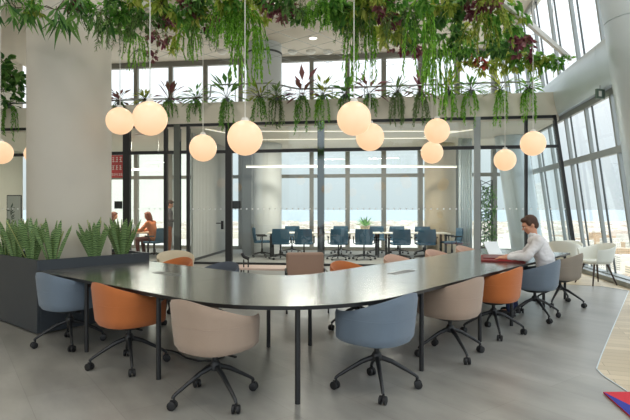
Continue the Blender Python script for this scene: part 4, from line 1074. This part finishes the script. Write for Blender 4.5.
# snake plants
sm = mat('snake plant blade', rgb(62, 98, 52), .45)
snt = sm.node_tree; sb = snt.nodes['Principled BSDF']; stc = snt.nodes.new('ShaderNodeTexCoord'); wv = snt.nodes.new('ShaderNodeTexWave')
wv.bands_direction = 'Z'; wv.inputs['Scale'].default_value = 14; wv.inputs['Distortion'].default_value = 9; wv.inputs['Detail'].default_value = 2
snt.links.new(stc.outputs['Object'], wv.inputs[0]); srp = snt.nodes.new('ShaderNodeValToRGB'); srp.color_ramp.elements[0].color = rgb(52, 86, 46); srp.color_ramp.elements[1].color = rgb(140, 168, 108)
snt.links.new(wv.outputs['Fac'], srp.inputs[0]); snt.links.new(srp.outputs[0], sb.inputs['Base Color'])
se = mat('yellow green margin', rgb(214, 212, 132), .5)
def snake(x, y, lb, n, H=.47, seed=0, bias=(0, 0), spread=.30):
    r = random.Random(seed); root = empty('snake_plant', (x, y, .805)); tag(root, lb, 'snake plant')
    for i in range(n):
        a = 2 * pi * i / n * 2.4 + r.uniform(-.3, .3); t = i / n
        out = Vector((math.cos(a), math.sin(a), 0)); lean = (.10 + spread * t * r.uniform(.7, 1.3)); 
        dirv = Vector((out.x * lean + bias[0] * lean, out.y * lean * .55 + bias[1] * lean, 1)).normalized(); h = H * r.uniform(.72, 1.12); w_ = r.uniform(.040, .062)
        p0 = Vector((out.x * .035 * t * 2, out.y * .02, 0)); tw = r.uniform(-.5, .5); sd0 = Vector((1, 0, 0)) if abs(dirv.x) < .9 else Vector((0, 1, 0))
        fa = r.uniform(-.9, .9); side = Vector((math.cos(fa), math.sin(fa), 0)); k = 9; b = MB()
        for j in range(k + 1):
            s = j / k; wj = w_ * (.55 + .9 * s - .45 * s * s) * (1 if s < .7 else math.sqrt(max(0.002, 1 - ((s - .7) / .3) ** 2))) * .5
            c = p0 + dirv * h * s + out * .03 * s * s; an = tw * s; sj = (side * math.cos(an) + side.cross(dirv) * math.sin(an)).normalized(); nn = sj.cross(dirv)
            for q_, dz in ((-1, .0), (-.5, .005), (0, .010), (.5, .005), (1, .0)): b.v.append(tuple(c + sj * wj * q_ - nn * dz))
            b.v.append(tuple(c + nn * .003))
        for j in range(k):
            o = j * 6
            for q_ in range(4): b.f.append((o + q_, o + q_ + 1, o + 6 + q_ + 1, o + 6 + q_)); b.m.append(1 if q_ in (0, 3) else 0)
            b.f.append((o + 4, o + 5, o + 11, o + 10)); b.m.append(0); b.f.append((o + 5, o, o + 6, o + 11)); b.m.append(0)
        b.build('leaf', [sm, se], root, smooth='auto')
for (u, v, lb, n, sd, bi) in ((2.50, 7.45, 'snake plant in the planter cut by the left edge of the picture', 14, 1, (-.2, -.4)), (2.49, 7.05, 'snake plant at the left of the planter, leaning outward', 16, 2, (-.2, -.4)),
     (2.50, 6.62, 'tall snake plant at the front left of the white column', 18, 3, (0, -.4)), (2.62, 6.31, 'snake plant at the planter corner in front of the white column', 16, 4, (0, -.5)),
     (3.12, 6.285, 'snake plant in front of the right half of the white column', 18, 5, (0, -.7)), (3.50, 6.30, 'dense snake plant at the right end of the planter', 22, 6, (.0, -.5))):
    x, y = uv(u, v); snake(x, y, lb, n, .50, sd, bi)

# tall climbing plant in the right of the meeting room
x = (486 - 315) * 14.2 / F
tp = empty('climbing_plant', (x, 14.2, 0)); tag(tp, 'tall dark trellis plant with green vine behind the glass near the steel column', 'potted plant')
b = MB(); b.lathe([(.16, 0), (.20, .4), (.18, .4), (.17, .37)], 24); b.build('pot', M['plastic'], tp, smooth='auto')
b = MB()
for s in (-.16, .16):
    for t in (-.05, .05): b.tube([(s, t, .3), (s, t, 2.25)], .012, 6)
for k in range(12):
    z0 = .4 + k * .155; b.tube([(-.16, 0, z0), (.16, 0, z0 + .15)], .010, 5); b.tube([(.16, 0, z0), (-.16, 0, z0 + .15)], .010, 5)
b.build('trellis', M['black'], tp)
b = MB(); r = random.Random(5)
for i in range(620):
    z0 = r.uniform(.45, 2.1); b.leaf(Vector((r.uniform(-.14, .28), r.uniform(-.12, .12), z0)), (rv(r) - Vector((0, 0, .6))).normalized(), rv(r), .11, .035, .3)
b.build('foliage', G['dark'], tp)

# ------------------------------------------------------------------ outside: city, coast and sea far below
ZG = -95.
b = MB(); b.prism([(-9000, -50), (9000, -50), (9000, 3300), (-9000, 3900)], ZG - 5, ZG); g_ = b.build('ground', mat('city ground', rgb(206, 199, 186), .9, noise=(.02, .08))); struct(g_)  # ground colour paled to carry the distance haze
b = MB(); b.prism([(-60000, 3100), (60000, 3100), (60000, 60000), (-60000, 60000)], ZG - 9, ZG - 3); s_ = b.build('sea', mat('pale sea', rgb(158, 167, 171), .8)); struct(s_)
def bmat(nm, c):
    m = mat(nm, c, .8); nt = m.node_tree; tc = nt.nodes.new('ShaderNodeTexCoord'); br = nt.nodes.new('ShaderNodeTexBrick')
    mp = nt.nodes.new('ShaderNodeMapping'); mp.inputs['Rotation'].default_value = (R(90), 0, 0); nt.links.new(tc.outputs['Object'], mp.inputs[0]); nt.links.new(mp.outputs[0], br.inputs[0])
    br.offset = 0; br.inputs['Scale'].default_value = 1; br.inputs['Brick Width'].default_value = 3.6; br.inputs['Row Height'].default_value = 3.2; br.inputs['Mortar Size'].default_value = .9; br.inputs['Mortar Smooth'].default_value = .1
    dk = tuple(x * .42 for x in c[:3]) + (1,); br.inputs['Color1'].default_value = dk; br.inputs['Color2'].default_value = tuple(x * .6 for x in c[:3]) + (1,); br.inputs['Mortar'].default_value = c
    nt.links.new(br.outputs[0], nt.nodes['Principled BSDF'].inputs['Base Color']); return m
bms = [bmat('cream render', rgb(222, 208, 182)), bmat('white render', rgb(232, 228, 216)), bmat('tan brick', rgb(204, 176, 144))]
roofm = mat('flat roof', rgb(190, 178, 160), .9)
def tower(b, x, y, w_, d_, h, rz): b.box(x, y, ZG + h / 2, w_, d_, h, rz)
rr = random.Random(21); cnt = 0
for i in range(150):
    Y = 330 + 60 * (i // 8) + rr.uniform(-6, 6); x = .47 * Y + (i % 8) * 58 + rr.uniform(-6, 6)
    w_, d_, h = rr.uniform(20, 36), rr.uniform(18, 34), rr.uniform(14, 34)
    root = empty('apartment_block', (x, Y, ZG), rr.uniform(-.15, .15)); mi = rr.randrange(3)
    tag(root, '%s apartment block far below outside the right windows, %s' % (('cream', 'white', 'tan')[mi], 'nearer the tower' if Y < 700 else 'midway to the coast' if Y < 1100 else 'towards the coast'), 'building', 'apartment blocks outside the right windows')
    b = MB(); b.box(0, 0, h / 2, w_, d_, h); b.build('walls', bms[mi], root); bx('roof', roofm, 0, 0, h + .6, w_ * .5, d_ * .5, 1.2, 0, root)
b = MB()
for i in range(3200):
    Y = 1560 + 1750 * rr.random() ** .8; x = rr.uniform(-.75, .95) * Y; mi = rr.randrange(3)
    b.box(x, Y, ZG + 7, rr.uniform(14, 50), rr.uniform(14, 40), rr.uniform(8, 34), rr.uniform(-.5, .5), mi)
o = b.build('distant_city', [mat('hazed cream', rgb(220, 210, 194), .9), mat('far white', rgb(236, 230, 218), .9), mat('hazed terracotta', rgb(212, 198, 184), .9)]); tag(o, 'hazy spread of pale city buildings towards the coast', 'city', kind='stuff')  # distance haze is put into the colours: far buildings paled and desaturated

# ------------------------------------------------------------------ lights
def area(name, loc, rot, sx, sy, pw, col=(1, 1, 1)):
    l = bpy.data.lights.new(name, 'AREA'); l.shape = 'RECTANGLE'; l.size = sx; l.size_y = sy; l.energy = pw; l.color = col
    o = bpy.data.objects.new(name, l); COL.objects.link(o); o.location = loc; o.rotation_euler = rot; return o
# unseen area lights added under the hall ceiling to brighten the interior
for (x, y) in ((-6, 1.5), (-2, 1.5), (2, 1.5), (-6, 6), (-2, 6), (2, 6), (-6, 10.5), (-2, 10.5), (2.5, 10.5)):
    area('ceiling_fill', (x, y, ZC - .03), (0, 0, 0), .8, .8, 40, (1, .96, .90))
for (x, y) in ((-8, 15.3), (-5.3, 15.3), (-.3, 14.6), (1.9, 14.4)):
    area('meeting_room_lamp', (x, y, 3.53), (0, 0, 0), 1.2, .5, 85, (1, .92, .80))
